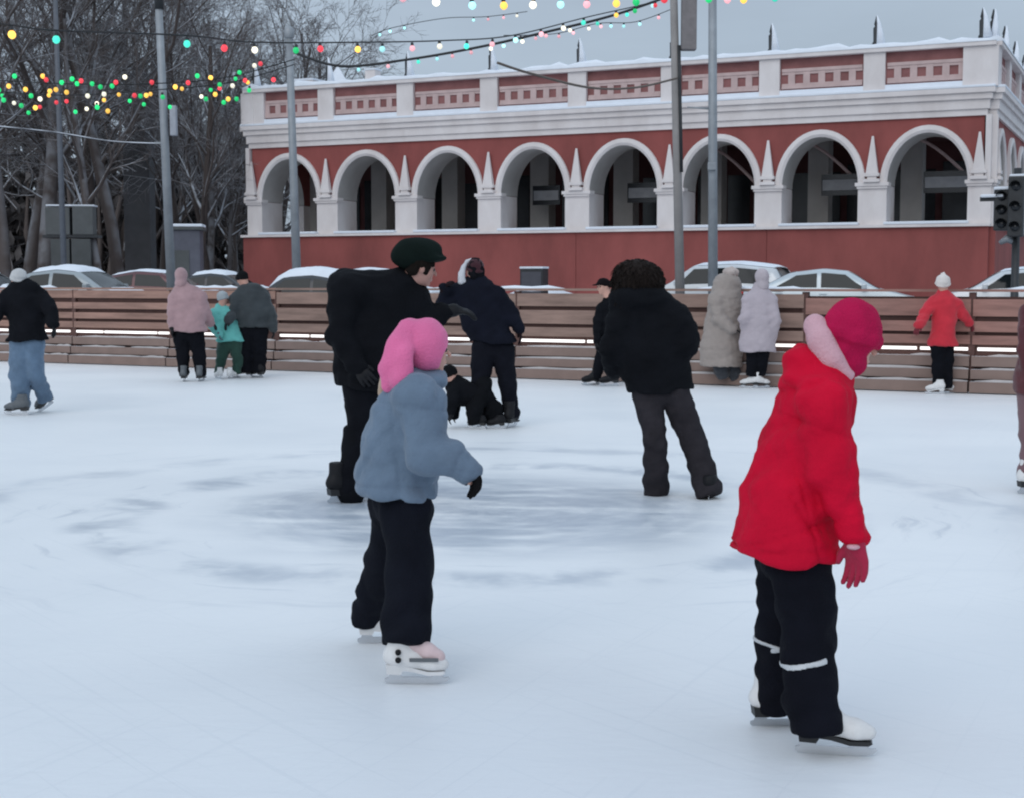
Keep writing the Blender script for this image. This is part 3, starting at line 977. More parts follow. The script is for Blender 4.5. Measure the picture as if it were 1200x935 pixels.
CARS = {
 # x forward; belt line, roof line, half width
 'sedan': dict(L=4.5, W=0.90, belt=[(-2.25, .78), (-2.1, .92), (-1.2, .97), (.9, .94), (1.9, .76), (2.2, .62), (2.25, .5)],
               roof=[(-2.25, .78), (-2.1, .95), (-1.75, 1.01), (-0.95, 1.38), (-.2, 1.46), (.35, 1.41), (1.15, .97), (1.95, .78), (2.25, .5)], cab=(-1.75, 1.15), top=(-.85, .35)),
 'hatch': dict(L=4.1, W=0.87, belt=[(-2.05, .75), (-1.95, .95), (-1.0, .98), (.9, .94), (1.7, .80), (2.0, .64), (2.05, .5)],
               roof=[(-2.05, .75), (-1.97, .98), (-1.55, 1.36), (-.6, 1.50), (.25, 1.45), (1.05, .98), (1.75, .82), (2.05, .5)], cab=(-1.97, 1.05), top=(-1.45, .25)),
 'wagon': dict(L=4.6, W=0.92, belt=[(-2.3, .8), (-2.25, 1.0), (-1.0, 1.05), (1.0, 1.02), (1.95, .92), (2.25, .75), (2.3, .55)],
               roof=[(-2.3, .8), (-2.25, 1.04), (-1.95, 1.55), (-.8, 1.66), (.4, 1.62), (1.2, 1.08), (2.0, .95), (2.3, .55)], cab=(-2.25, 1.2), top=(-1.9, .4)),
}
TYRE = M['rubber']
def car(kind, label, paint_mat, pos, rz, snow_roof=0.0, snow_hood=0.0, size=1.0, allover=False, group="cars parked along the street"):
    K = CARS[kind]
    root = empty("parked_car", pos, rz)
    tag(root, label, "car", group); root.scale = (size, size, size)
    L2 = K['L'] / 2; Wd = K['W']
    def sec(x):
        zb = lerp_tab(K['belt'], x); zr = max(lerp_tab(K['roof'], x), zb + 0.012)
        e = min(1.0, (L2 - abs(x)) / 0.35); w = Wd * (0.80 + 0.20 * math.sqrt(max(e, 0)))
        hgt = (zr - zb)
        wr = w * (0.97 - 0.30 * min(hgt, 0.55))
        zl = 0.24 + 0.06 * (1 - min(1, e))
        return [(0, zl), (w * .82, zl), (w * .96, zl + .10), (w, min(zb - .12, .55)), (w * .985, zb - .05), (w * .965, zb),
                (wr + (w * .965 - wr) * .5, zb + hgt * .5), (wr, zr - .05 * min(1, hgt / .2)), (wr * .86, zr - .008), (wr * .4, zr + .012), (0, zr + .016)]
    xs = np.linspace(-L2, L2, 61)
    mb_ = MB(); vs = []; fs = []
    for x in xs:
        s = sec(x)
        ring = [(y, z) for y, z in s] + [(-y, z) for y, z in s[-2:0:-1]]
        vs += [(x, y, z) for y, z in ring]
    n = 20
    for i in range(len(xs) - 1):
        for j in range(n):
            j2 = (j + 1) % n
            fs.append((i * n + j, i * n + j2, (i + 1) * n + j2, (i + 1) * n + j))
    fs.append(tuple(range(n))); fs.append(tuple(range((len(xs) - 1) * n, len(xs) * n))[::-1])
    mb_.add(vs, fs, 0, True)
    body = mb_.build("body", paint_mat, root)
    def surf(x, j, t):
        s = sec(x); a, b_ = s[j], s[j + 1]
        return np.array([x, a[0] + (b_[0] - a[0]) * t, a[1] + (b_[1] - a[1]) * t])
    def side_patch(x0, x1, z0f, z1f, sgn, name, m, off=0.006, slope0=0.0, slope1=0.0):
        nx = 9; v = []; f = []
        for i in range(nx):
            for t in (0, .5, 1):
                tf = z0f + (z1f - z0f) * t
                x = (x0 + slope0 * t) + ((x1 + slope1 * t) - (x0 + slope0 * t)) * i / (nx - 1)
                s = sec(x)
                if tf < .5: p = np.array([x, s[5][0] + (s[6][0] - s[5][0]) * tf * 2, s[5][1] + (s[6][1] - s[5][1]) * tf * 2])
                else: p = np.array([x, s[6][0] + (s[7][0] - s[6][0]) * (tf - .5) * 2, s[6][1] + (s[7][1] - s[6][1]) * (tf - .5) * 2])
                v.append((p[0], sgn * (p[1] + off), p[2] + off * .4))
        for i in range(nx - 1):
            for t in range(2):
                q = (i * 3 + t, (i + 1) * 3 + t, (i + 1) * 3 + t + 1, i * 3 + t + 1)
                f.append(q)
        mb2 = MB(); mb2.add(v, f, 0, True)
        return mb2.build(name, m, root)
    c0, c1 = K['cab']; t0, t1 = K['top']
    mid = (t0 + t1) / 2 - 0.05
    for sgn in (1, -1):
        side_patch(c0 + .35, mid - .05, .10, .88, sgn, "side_window", M['glass'], slope0=(t0 - c0) * .62)
        side_patch(mid + .05, c1 - .30, .10, .88, sgn, "side_window", M['glass'], slope1=-(c1 - t1) * .66)
        mb2 = MB()
        mb2.box((c1 - .38, sgn * (Wd + .07), sec(c1 - .4)[5][1] + .09), (.12, .20, .14))
        mb2.build("wing_mirror", paint_mat, root, bevel=.03)
        for xh in (c0 + .75, mid + .35):
            mb2 = MB(); s = sec(xh); mb2.box((xh - .25, sgn * (s[4][0] + .012), s[4][1] - .05), (.18, .03, .028)); mb2.build("door_handle", paint_mat, root)
        for xw in (-L2 + .82, L2 - .85):
            w_ = MB()
            w_.tube([(xw, sgn * (Wd - .20), .31), (xw, sgn * (Wd + .012), .31)], [.315, .315], 20)
            wo = w_.build("wheel", TYRE, root)
            w_ = MB(); w_.tube([(xw, sgn * (Wd - .05), .31), (xw, sgn * (Wd + .022), .31)], [.21, .20], 16); w_.build("rim", M['alloy'], wo)
        mb2 = MB(); mb2.box((L2 - .16, sgn * (Wd * .70), sec(L2 - .2)[5][1] - .10), (.22, .40, .13)); mb2.build("headlight", M['lamp_glass'], root, bevel=.03)
        mb2 = MB(); mb2.box((-L2 + .07, sgn * (Wd * .72), .84), (.16, .34, .16)); mb2.build("tail_light", M['lamp_red'], root, bevel=.03)
    def top_patch(x0, x1, wf, off, name, m, bumpy=0.0, thick=0.0, seed=1):
        nx, ny = 12, 9; v = []; f = []
        r_ = random.Random(seed)
        for i in range(nx):
            x = x0 + (x1 - x0) * i / (nx - 1)
            s = sec(x); hw = s[8][0] * wf
            for j in range(ny):
                y = -hw + 2 * hw * j / (ny - 1)
                edge = min(i, nx - 1 - i, j, ny - 1 - j)
                dz = off + (0 if not thick else thick * (0.0 if edge == 0 else (.75 if edge == 1 else 1.0)) + bumpy * r_.random() * (edge > 0))
                v.append((x, y, s[10][1] - .02 * (abs(y) / hw) ** 2 + dz))
        for i in range(nx - 1):
            for j in range(ny - 1):
                f.append((i * ny + j, (i + 1) * ny + j, (i + 1) * ny + j + 1, i * ny + j + 1))
        mb2 = MB(); mb2.add(v, f, 0, True)
        return mb2.build(name, m, root)
    top_patch(t1 + .06, c1 - .02, .90, .010, "windscreen", M['glass'])
    top_patch(c0 + .06, t0 - .04, .86, .010, "rear_window", M['glass'])
    mb2 = MB(); mb2.box((L2 - .02, 0, .42), (.06, 1.0, .18)); mb2.build("grille", M['dark_metal'], root, bevel=.01)
    if snow_roof: top_patch(c0 + .25 if allover else t0 - .05, c1 - .3 if allover else t1 + .05, 1.03, .0, "roof_snow", M['snow'], snow_roof * .35, snow_roof, 3)
    if snow_hood: top_patch(c1 + .02, L2 - .35, .98, .0, "bonnet_snow", M['snow'], snow_hood * .35, snow_hood, 5)
    return root

white_p = paint("white_paint", (0.74, 0.76, 0.78)); silver_p = paint("silver_paint", (0.58, 0.64, 0.67), .35, .3)
grey_p = paint("grey_paint", (0.36, 0.40, 0.42)); dark_p = paint("dark_paint", (0.025, 0.025, 0.03)); wine_p = paint("wine_paint", (0.12, 0.03, 0.035))
cream_p = paint("pale_paint", (0.62, 0.64, 0.64))
ST_ANG = math.atan2(bdir[1], bdir[0])
def street_pos(u, Y):
    p = at(u, 340, Y); return (p[0], p[1], STREET)
car('sedan', "silver saloon car with a sloping windscreen, behind the person in the pale lilac coat", silver_p, street_pos(976, 36), ST_ANG * .55)
car('wagon', "white car partly hidden behind the person in the long beige coat", white_p, street_pos(838, 42), ST_ANG + math.pi, 0.06, size=1.0)
car('sedan', "white saloon car facing left behind the small red skater at the far boards", white_p, street_pos(1192, 35), ST_ANG * .6 + math.pi, 0.03)
car('hatch', "dark car with a thick slab of snow, beside the big man in black", dark_p, street_pos(354, 38), ST_ANG * .6 + math.pi, 0.19, 0.14, size=0.88, allover=True)
car('sedan', "grey car with snow along its roof, behind the man in blue jeans", grey_p, street_pos(92, 37), ST_ANG * .5, 0.09, 0.05)
car('hatch', "wine red car behind the person in the dusty pink coat", wine_p, street_pos(192, 47), ST_ANG * .5, 0.05, 0.05)
car('sedan', "black car with snow on its roof and bonnet, behind the stooping man in dark grey", dark_p, street_pos(262, 52), ST_ANG * .5, 0.10, 0.08)
car('sedan', "pale snowed up car at the left edge of the street", cream_p, street_pos(-30, 40), ST_ANG * .5, 0.12, 0.12)
car('hatch', "white hatchback half hidden behind the big man in black", white_p, street_pos(452, 46), ST_ANG * .5, 0.08, 0.06)

# ================================================================== street furniture
# utility cabinet in front of the red wall
p = street_pos(626, 50)
cab = empty("utility_cabinet", p, -TH); tag(cab, "dark grey utility cabinet standing against the red wall", "cabinet")
mb = MB(); mb.box((0, 0, .85), (.85, .5, 1.5)); mb.box((0, 0, .06), (.7, .4, .12)); mb.build("body", M['dark_metal'], cab, bevel=.02)
mb = MB(); mb.box((0, -.257, .85), (.74, .012, 1.3)); mb.build("door", mat("cabinet_grey", (.07, .07, .085), .6), cab)
mb = MB(); mb.box((0, 0, 1.64), (.88, .54, .07)); mb.build("snow_cap", M['snow'], cab, bevel=.02)

# traffic light at the right
p = street_pos(1189, 33)
tl = empty("traffic_light", p, ST_ANG); tag(tl, "black traffic light with snow on its visors, at the corner of the building", "traffic light")
mb = MB(); mb.lathe([(.13, 0), (.13, .25), (.09, .3), (.085, 3.7)], n=12); mb.build("pole", M['dark_metal'], tl)
for x, yy, w, z0, hh in ((-.30, -.05, .36, 2.30, .92), (.02, -.24, .34, 2.15, 1.35)):
    mb = MB(); mb.box((x, yy, z0 + hh / 2), (w, .24, hh)); h_ = mb.build("housing", M['dark_metal'], tl, bevel=.03)
    for k in range(3):
        zc = z0 + hh * (k + .5) / 3
        mb = MB(); mb.tube([(x, yy - .11, zc), (x, yy - .15, zc)], [.10, .10], 14); mb.build("lens", M['shop_dark'], h_)
        mb = MB()
        pts = [(x + .12 * math.cos(a), yy, zc + .12 * math.sin(a)) for a in np.linspace(0, math.pi, 9)]
        v = [(a, yy - .12, c) for a, _, c in pts] + [(a, yy - .30, c + .0) for a, _, c in pts]
        mb.add(v, [(i, i + 1, 9 + i + 1, 9 + i) for i in range(8)]); mb.build("visor", M['dark_metal'], h_)
mb = MB(); mb.box((-.42, -.05, 3.02), (.75, .10, .10)); mb.build("bracket", M['dark_metal'], tl)
for x, w, z in ((-.30, .36, 3.25), (-.52, .5, 3.085), (.02, .34, 3.52)):
    mb = MB(); mb.box((x, -.1, z), (w, .22, .07)); mb.build("snow_cap", M['snow'], tl, bevel=.025)
mb = MB()
mb.tube([(-.05, 0, 2.05), (-.20, -.02, 2.12), (-.35, -.02, 2.02)], [.07, .09, .05], 8); mb.build("sign_arm", M['steel_pole'], tl)

# poles
def pole(label, u, Y, vtop, r0, r1, lean, mat_, extra=None, name="street_pole", utop=None):
    b_ = at(u, 340, Y); zt = at(u, vtop, Y)[2]
    root = empty(name, (b_[0], b_[1], STREET)); tag(root, label, "pole", "poles along the street")
    H = zt - STREET
    mb_ = MB(); mb_.tube([(0, 0, 0), (lean * .5, 0, H * .5), (lean, 0, H)], [r0, (r0 + r1) / 2, r1], 12); mb_.build("shaft", mat_, root)
    mb_ = MB(); mb_.lathe([(r0 * 1.7, 0), (r0 * 1.7, .45), (r0 * 1.15, .5)], n=12); mb_.build("base", mat_, root)
    return root, H, lean
pole_grey = M['steel_pole']; pole_brown = mat("concrete_pole", (0.30, 0.28, 0.27), rough=.85, var=.15, scale=1.5, bump=.2, bscale=20)
r_, H, l = pole("grey street pole with a small box, rising in front of the dark trees", 202, 42, -60, .14, .10, -.28, pole_grey)
mb = MB(); mb.box((.13, -.02, at(0, 142, 42)[2] - STREET), (.18, .22, .85)); mb.build("box", mat("pale_box", (.36, .38, .42), .6), r_, bevel=.02)
mb = MB(); mb.box((-.28, 0, at(0, 168, 42)[2] - STREET), (.30, .06, .06)); mb.build("bracket", pole_grey, r_)
mb = MB(); mb.tube([(-.235, 0, H - .5), (-.225, 0, H - 1.7)], [.13, .13], 10); mb.build("collar", M['dark_metal'], r_)
r_, H, l = pole("slender grey pole in front of the left end of the building", 349, 47, 46, .15, .11, -.18, pole_grey)
mb = MB(); mb.lathe([(.11, H), (.16, H + .05), (.16, H + .30), (.05, H + .42)], c=(l, 0, 0), n=12); mb.build("cap", pole_grey, r_)
r_, H, l = pole("thick concrete pole with a transformer box, left of the twin poles", 798, 40, -50, .135, .10, -.30, pole_brown)
mb = MB(); zc = at(0, 28, 40)[2] - STREET; mb.box((.14, -.05, zc), (.40, .34, 1.45)); mb.build("transformer_box", mat("brown_box", (.22, .20, .20), .7), r_, bevel=.03)
mb = MB(); mb.tube([(l * z_ / H + .10, -.11, z_) for z_ in (zc - .6, zc - 1.6, zc - 2.6, zc - 4.0)], .045, 8); mb.build("conduit", M['dark_metal'], r_)
r_, H, l = pole("smooth grey pole at the right of the twin poles", 836, 39, -50, .135, .105, -.12, pole_grey)
mb = MB(); zc = at(0, 196, 39)[2] - STREET; mb.box((-.10, -.16, zc), (.22, .12, .20)); mb.build("bracket", pole_grey, r_, bevel=.02)
mb = MB(); mb.tube([(-.06, 0, at(0, 128, 39)[2] - STREET), (.45 - 1.2, 0, at(0, 126, 39)[2] - STREET)], [.03, .02], 6); mb.build("arm", pole_grey, r_)
pole("thin dark pole among the bare trees at the left", 76, 60, -60, .13, .09, -.12, mat("thin_pole", (.12, .13, .15), .6))

# park: utility boxes, pale kiosk, arched stone monument
def solid(name, label, cat, pos, rz, parts):
    root = empty(name, pos, rz); tag(root, label, cat)
    for nm, c, s, m, bv in parts:
        mb_ = MB(); mb_.box(c, s); mb_.build(nm, m, root, bevel=bv)
    return root
gb = mat("grey_green_metal", (.095, .10, .10), .6, .15, 2.0); gb2 = mat("dull_green_metal", (.07, .075, .075), .6, .2, 2.0)
p = at(83, 308, 62)
root = solid("substation", "pale grey green electrical cabinets stacked in two rows under the trees", "electrical cabinet", (p[0], p[1], STREET), 0.1, [
    ("base_slab", (0, 0, .45), (2.6, 1.2, .9), gb2, .02),
    ("cabinet", (-.34, 0, 1.95), (.78, .9, 2.05), gb2, .03), ("cabinet", (.52, 0, 1.95), (.80, .9, 2.05), gb2, .03),
    ("shelf", (.1, 0, 3.08), (2.3, .9, .12), M['dark_metal'], .01),
    ("upper_box", (-.42, -.05, 3.72), (1.0, .85, 1.15), gb, .03), ("upper_box", (.62, -.05, 3.75), (.85, .85, 1.2), gb, .03)])
mb = MB(); mb.box((.1, 0, 4.38), (2.0, .8, .07)); mb.build("snow_cap", M['snow'], root, bevel=.02)
lil = mat("pale_lilac_panels", (.09, .092, .115), .7, .2, 1.5)
p = at(218, 300, 58)
root = solid("kiosk", "pale lilac kiosk behind the grey street pole", "kiosk", (p[0], p[1], STREET), 0.1, [
    ("body", (0, 0, 1.6), (1.25, 1.2, 3.2), lil, .03), ("roof", (0, 0, 3.26), (1.5, 1.4, .12), gb2, .02), ("door", (-.1, -.61, 1.4), (.6, .03, 2.0), gb2, 0)])
mb = MB(); mb.box((0, 0, 3.38), (1.45, 1.35, .11)); mb.build("roof_snow", M['snow'], root, bevel=.03)
stone = mat("grey_stone", (.085, .083, .088), .9, .2, 1.0)
p = at(165, 300, 75)
root = empty("stone_monument", (p[0], p[1], STREET)); tag(root, "tall grey arched structure with a snow rimmed top, among the dark trees", "monument")
mb = MB()
ar = [(-.66, 0), (.66, 0), (.66, 8.4)] + [(.66 * math.cos(a), 8.4 + .62 * math.sin(a)) for a in np.linspace(0.15, math.pi - .15, 12)] + [(-.66, 8.4)]
mb.prism(ar, -.6, .6, (1, 0, 0), (0, 0, 1), (0, 1, 0)); mb.build("block", stone, root)
mb = MB(); mb.box((0, 0, .5), (1.7, 1.5, 1.0)); mb.build("base", stone, root)
mb = MB(); mb.tube([(.66 * math.cos(a), -.45, 8.43 + .66 * math.sin(a)) for a in np.linspace(0.1, math.pi - .1, 14)], .07, 8); mb.build("snow_rim", M['snow'], root)

# snow bank along the far kerb and in the park
mb = MB()
rr = random.Random(8); nx = 60; vs = []; fs = []
for i in range(nx + 1):
    x = -60 + 66 * i / nx; h = .5 + .5 * rr.random()
    for y, z in ((54, 0), (55.2, h * .7), (56.4, h), (58, h * .6), (60, 0)):
        vs.append((x, y + .4 * rr.random(), STREET - .05 + z))
for i in range(nx):
    for j in range(4):
        fs.append((i * 5 + j, (i + 1) * 5 + j, (i + 1) * 5 + j + 1, i * 5 + j + 1))
mb.add(vs, fs, 0, True); tag(mb.build("snow_bank", M['snow']), kind="structure")

# ================================================================== overhead cables and garlands of coloured lamps
def sag_path(P):
    """P list of (u,v,Y); smooth polyline"""
    pts = [at(*p) for p in P]
    out = []
    for i in range(len(pts) - 1):
        p0 = pts[max(i - 1, 0)]; p1 = pts[i]; p2 = pts[i + 1]; p3 = pts[min(i + 2, len(pts) - 1)]
        for t in np.linspace(0, 1, 8, endpoint=False):
            out.append(0.5 * ((2 * p1) + (-p0 + p2) * t + (2 * p0 - 5 * p1 + 4 * p2 - p3) * t * t + (-p0 + 3 * p1 - 3 * p2 + p3) * t ** 3))
    out.append(pts[-1])
    return out
BULB = {(c, q): glow("lamp_" + c, col, s * q) for q in (.6, 1.0, 1.5) for c, col, s in (("teal", (.06, .70, .50), .8), ("green", (.01, .50, .14), .95), ("rose", (.85, .05, .07), .85),
        ("amber", (1.0, .50, .08), 1.1), ("white", (1.0, .90, .68), 1.0), ("pink", (.80, .38, .42), .8), ("cyan", (.40, .85, .88), .9))}
def bulb_mesh(col, r, q):
    mb_ = MB(); mb_.lathe([(.30 * r, 0), (.75 * r, -.35 * r), (1.0 * r, -1.0 * r), (.85 * r, -1.6 * r), (.4 * r, -2.0 * r), (.05 * r, -2.1 * r)], n=12)
    me = mb_.mesh("bulb"); me.materials.append(BULB[(col, q)]); return me
_bm = {}
rb2 = random.Random(9)
def garland(label, path, bulbs, r=.07, wire=.014, m=None):
    """bulbs: (u, colour, hang) placed where the cable passes column u"""
    pts = sag_path(path)
    root = empty("light_garland", pts[len(pts) // 2]); tag(root, label, "garland", "garlands of coloured lamps above the rink")
    o = np.array(root.location)
    mb_ = MB(); mb_.tube([p - o for p in pts], wire, 5); mb_.build("cable", m or M['cable'], root)
    us = [CU + F * (p[0] / (p[1] * cp - (p[2] - CAM_H) * sp)) for p in pts]
    for u, colr, hang in bulbs:
        for i in range(len(us) - 1):
            if (us[i] - u) * (us[i + 1] - u) <= 0 and us[i] != us[i + 1]:
                t = (u - us[i]) / (us[i + 1] - us[i]); p_ = pts[i] + (pts[i + 1] - pts[i]) * t - o
                q_ = rb2.choice((.6, 1.0, 1.0, 1.5)); key = (colr, r, q_)
                if key not in _bm:
                    _bm[key] = bulb_mesh(colr, r, q_)
                    k2 = ("s", r)
                    if k2 not in _bm:
                        sm = MB(); sm.lathe([(.42 * r, .9 * r), (.55 * r, .5 * r), (.5 * r, -.1 * r), (.36 * r, -.15 * r)], n=8); _bm[k2] = sm.mesh("socket"); _bm[k2].materials.append(M['dark_metal'])
                b_ = bpy.data.objects.new("bulb", _bm[key]); COL.objects.link(b_); b_.parent = root
                b_.location = Vector(p_) - Vector((0, 0, hang + .9 * r)); b_.rotation_euler = (0.1 * math.sin(u), .12 * math.cos(1.7 * u), 0)
                s_ = bpy.data.objects.new("socket", _bm[("s", r)]); COL.objects.link(s_); s_.parent = b_
                break
    return root
rb = random.Random(21)
garland("garland of large coloured lamps crossing from the upper left to the twin poles",
        [(-60, 24, 20), (13, 30, 20.5), (65, 36, 21), (218, 42, 23), (300, 50, 25), (420, 50, 27), (520, 48, 29), (600, 42, 31), (690, 20, 34), (760, 4, 37), (800, -10, 39)],
        [(13, 'amber', .02), (66, 'teal', .02), (219, 'teal', .02), (263, 'rose', .03), (298, 'white', .02), (347, 'green', .02), (375, 'rose', 0), (419, 'amber', .02), (448, 'cyan', .02),
         (483, 'pink', .02), (515, 'white', 0), (547, 'teal', .02), (577, 'pink', .02), (604, 'cyan', 0), (634, 'pink', 0), (660, 'white', 0), (684, 'teal', 0), (722, 'amber', 0), (744, 'green', 0), (768, 'rose', 0)], r=.056)
cols = ['amber', 'rose', 'green', 'green', 'rose', 'amber', 'green', 'white']
garland("low garland of many small lit lamps in front of the dark trees",
        [(-40, 92, 34), (60, 98, 34), (160, 99, 34), (260, 92, 35), (345, 70, 36.5)],
        [(x, rb.choice(cols), rb.uniform(-.28, .5)) for x in (-26, -20, -14, -8, -2, 4, 10, 17, 24, 30, 36, 41, 46, 50, 54, 58, 65, 72, 78, 85, 90, 95, 102, 108, 113, 118, 122, 126, 131, 136, 146, 157, 164, 171, 178, 190, 205, 220, 231, 241, 247, 252, 257, 262, 267, 272, 277, 281, 287, 292, 298, 305, 320)], r=.056)
garland("lowest garland of small amber and green lamps in front of the dark trees",
        [(-40, 104, 37), (70, 112, 37), (180, 106, 37), (270, 97, 38), (345, 76, 39)],
        [(x, rb.choice(['amber', 'green', 'white', 'amber', 'green', 'rose']), rb.uniform(-.25, .38)) for x in (-12, 2, 16, 33, 46, 57, 66, 78, 88, 101, 113, 122, 139, 152, 168, 176, 199, 213, 236, 247, 257, 276, 290)], r=.052)
garland("garland with a thick dark cable rising from the roof end towards the twin poles",
        [(345, 62, 40), (400, 78, 39), (480, 70, 38.5), (560, 56, 38), (640, 38, 38), (720, 18, 38.5), (795, -8, 39.5)],
        [(x, rb.choice(['pink', 'cyan', 'white', 'teal', 'pink']), .0) for x in (420, 455, 490, 512, 530, 552, 575, 590, 612, 640, 668, 700, 735, 765)], r=.05, wire=.035)
garland("garland of lamps along the top edge of the sky",
        [(420, -18, 22), (500, -8, 22), (560, -2, 22.5), (640, -3, 23), (720, -4, 23.5), (800, -10, 24), (870, -8, 24.5), (960, -14, 25)],
        [(472, 'pink', .0), (511, 'white', 0), (553, 'cyan', 0), (590, 'amber', 0), (625, 'white', 0), (657, 'cyan', 0), (688, 'pink', 0), (722, 'amber', 0), (745, 'green', 0), (778, 'rose', 0), (831, 'green', 0), (852, 'pink', 0), (872, 'amber', 0), (908, 'teal', 0), (950, 'pink', 0)], r=.06)
garland("faint distant garland below the thick cable",
        [(590, 42, 52), (650, 40, 52), (700, 28, 52), (745, 26, 52), (790, 10, 52)],
        [(x, rb.choice(['pink', 'white', 'cyan']), 0) for x in (610, 628, 655, 672, 690, 704, 716, 731, 750, 772)], r=.06)
garland("short faint garland high above the middle of the parapet",
        [(436, 42, 56), (460, 33, 56), (520, 22, 56), (570, 20, 56), (618, 14, 56)],
        [(x, rb.choice(['pink', 'white', 'cyan']), 0) for x in (445, 457, 474, 555, 572, 590, 606)], r=.055)
def cable(label, path, r, m):
    pts = sag_path(path); c = pts[len(pts) // 2]
    mb_ = MB(); mb_.tube([p - c for p in pts], r, 6)
    o = mb_.build("overhead_cable", m); o.location = Vector(c)
    return tag(o, label, "cable", "overhead cables")
cable("snowy cable running from the left edge to the grey street pole", [(-30, 146, 41), (60, 155, 41.5), (130, 166, 42), (194, 169, 42)], .026, M['snow_cable'])
cable("brown cable crossing in front of the parapet towards the twin poles", [(583, 74, 33), (620, 86, 34), (690, 103, 36), (745, 103, 38), (794, 92, 39.8)], .03, mat("brown_cable", (.15, .12, .10), .7))
# ================================================================== bare trees of the park
bark = snowy("dark_bark", (0.085, 0.068, 0.062), lo=0.0, hi=0.60, patch=0.9, pmin=0.36, pmax=0.54, snow=(0.55, 0.58, 0.63))
twig = snowy("dark_twigs", (0.130, 0.108, 0.100), lo=0.05, hi=0.80, patch=0.8, pmin=0.36, pmax=0.56, snow=(0.52, 0.55, 0.60))
def rot_about(v, axis, a):
    v = np.array(v); axis = nrm(axis)
    return v * math.cos(a) + np.cross(axis, v) * math.sin(a) + axis * (axis @ v) * (1 - math.cos(a))
def grow_tree(seed, H, r0, spread, levels=5, fork=0.30, droop=0.0):
    r_ = random.Random(seed)
    tr = MB(); cr = MB()
    def limb(p, d, L, r, lev):
        n = 5 if lev < 2 else (4 if lev < 4 else 3)
        seg = 6 if lev == 0 else (4 if lev < 3 else 3)
        pts = [p]; rs = [r]
        dd = nrm(d)
        for i in range(seg):
            wob = .06 if lev == 0 else .16
            dd = nrm(dd + np.array([r_.gauss(0, wob), r_.gauss(0, wob), r_.gauss(0, wob * .5) + (.05 if lev < 3 else .02 - droop)]))
            pts.append(pts[-1] + dd * L / seg)
            rs.append(r * (1 - .62 * (i + 1) / seg) if lev > 0 else r * (1 - .66 * (i + 1) / seg))
        (tr if lev <= 1 else cr).tube(pts, rs, 7 if lev == 0 else n, cap=False)
        if lev >= levels: return
        k = [11, 7, 6, 5, 4][min(lev, 4)]
        for j in range(k):
            t = (fork if lev == 0 else .25) + (1 - (fork if lev == 0 else .25)) * (j + r_.random() * .8) / k
            t = min(t, .99)
            i = int(t * seg); f = t * seg - i
            q = pts[i] + (pts[i + 1] - pts[i]) * f
            rr_ = rs[i] + (rs[i + 1] - rs[i]) * f
            base = nrm(pts[i + 1] - pts[i])
            perp = nrm(np.cross(base, np.array([r_.gauss(0, 1), r_.gauss(0, 1), r_.gauss(0, 1)])))
            ang = rad(r_.uniform(28, 62)) * spread
            nd = rot_about(base, perp, ang)
            l2 = L * (r_.uniform(.34, .55) if lev == 0 else r_.uniform(.42, .68)) * (1.1 - .45 * t)
            limb(q, nd, l2, max(rr_ * r_.uniform(.42, .62), .011), lev + 1)
    limb(np.zeros(3), np.array([r_.gauss(0, .03), r_.gauss(0, .03), 1.0]), H, r0, 0)
    return tr.mesh("trunk"), cr.mesh("crown")
TREES = []
for sd_, H, r0, spd, lv, fk, dr in ((3, 17, .24, .95, 4, .22, .0), (8, 19, .34, .8, 4, .28, .03), (15, 14, .17, 1.05, 4, .16, .0), (27, 16, .20, .9, 4, .20, .05)):
    a, b_ = grow_tree(sd_, H, r0, spd, lv, fk, dr)
    a.materials.append(bark); b_.materials.append(twig)
    TREES.append((a, b_, H))
def tree(k, u, Y, h, rz, label, lean=0.0):
    a, b_, H = TREES[k]
    p = at(u, 335, Y)
    root = empty("bare_tree", (p[0], p[1], STREET - .05), rz)
    s = h / H; root.scale = (s, s, s); root.rotation_euler = (0, lean, rz)
    tag(root, label, "tree", "bare trees in the park beside the building")
    for nm, me in (("trunk", a), ("crown", b_)):
        o = bpy.data.objects.new(nm, me); COL.objects.link(o); o.parent = root
    return root
GEN = "bare dark tree in the dense grove beside the building"
tree(1, 50, 64, 21, .3, "tall bare tree with a dark trunk left of the electrical cabinets")
tree(0, 143, 66, 22, 1.2, "thickest dark trunked tree, right of the electrical cabinets")
tree(0, 246, 72, 12.5, 2.2, "bare tree with a forked trunk just left of the building's corner")
tree(3, 8, 60, 20, 4.0, "bare tree with pale snowed branches at the left edge")
tree(2, 110, 72, 18, 5.2, "slim bare tree between the electrical cabinets and the thickest trunk")
tree(3, 190, 74, 14.5, .9, "bare tree rising behind the grey street pole")
rt = random.Random(5)
for i, (u, Y, h) in enumerate(((-60, 66, 20), (-25, 80, 22), (30, 82, 24), (85, 84, 22), (165, 88, 22), (215, 82, 13.5), (228, 92, 15),
                               (245, 84, 13.5), (275, 90, 13.5), (278, 92, 13), (-5, 72, 18), (150, 98, 24), (205, 100, 16.5), (232, 68, 11.5), (268, 86, 13), (120, 62, 12), (70, 70, 15))):
    tree(rt.choice([0, 1, 2, 3, 2]), u, Y, h * rt.uniform(.92, 1.05), rt.uniform(0, 6.28), GEN)
for u, Y, h, lab in ((322, 96, 16.5, "bare tree top showing above the left end of the parapet"), (352, 100, 18.0, "tallest bare tree top behind the slender grey pole"), (384, 98, 16.5, "bare tree top behind the white roof turret")):
    tree(rt.choice([0, 3]), u, Y, h, rt.uniform(0, 6.28), lab)

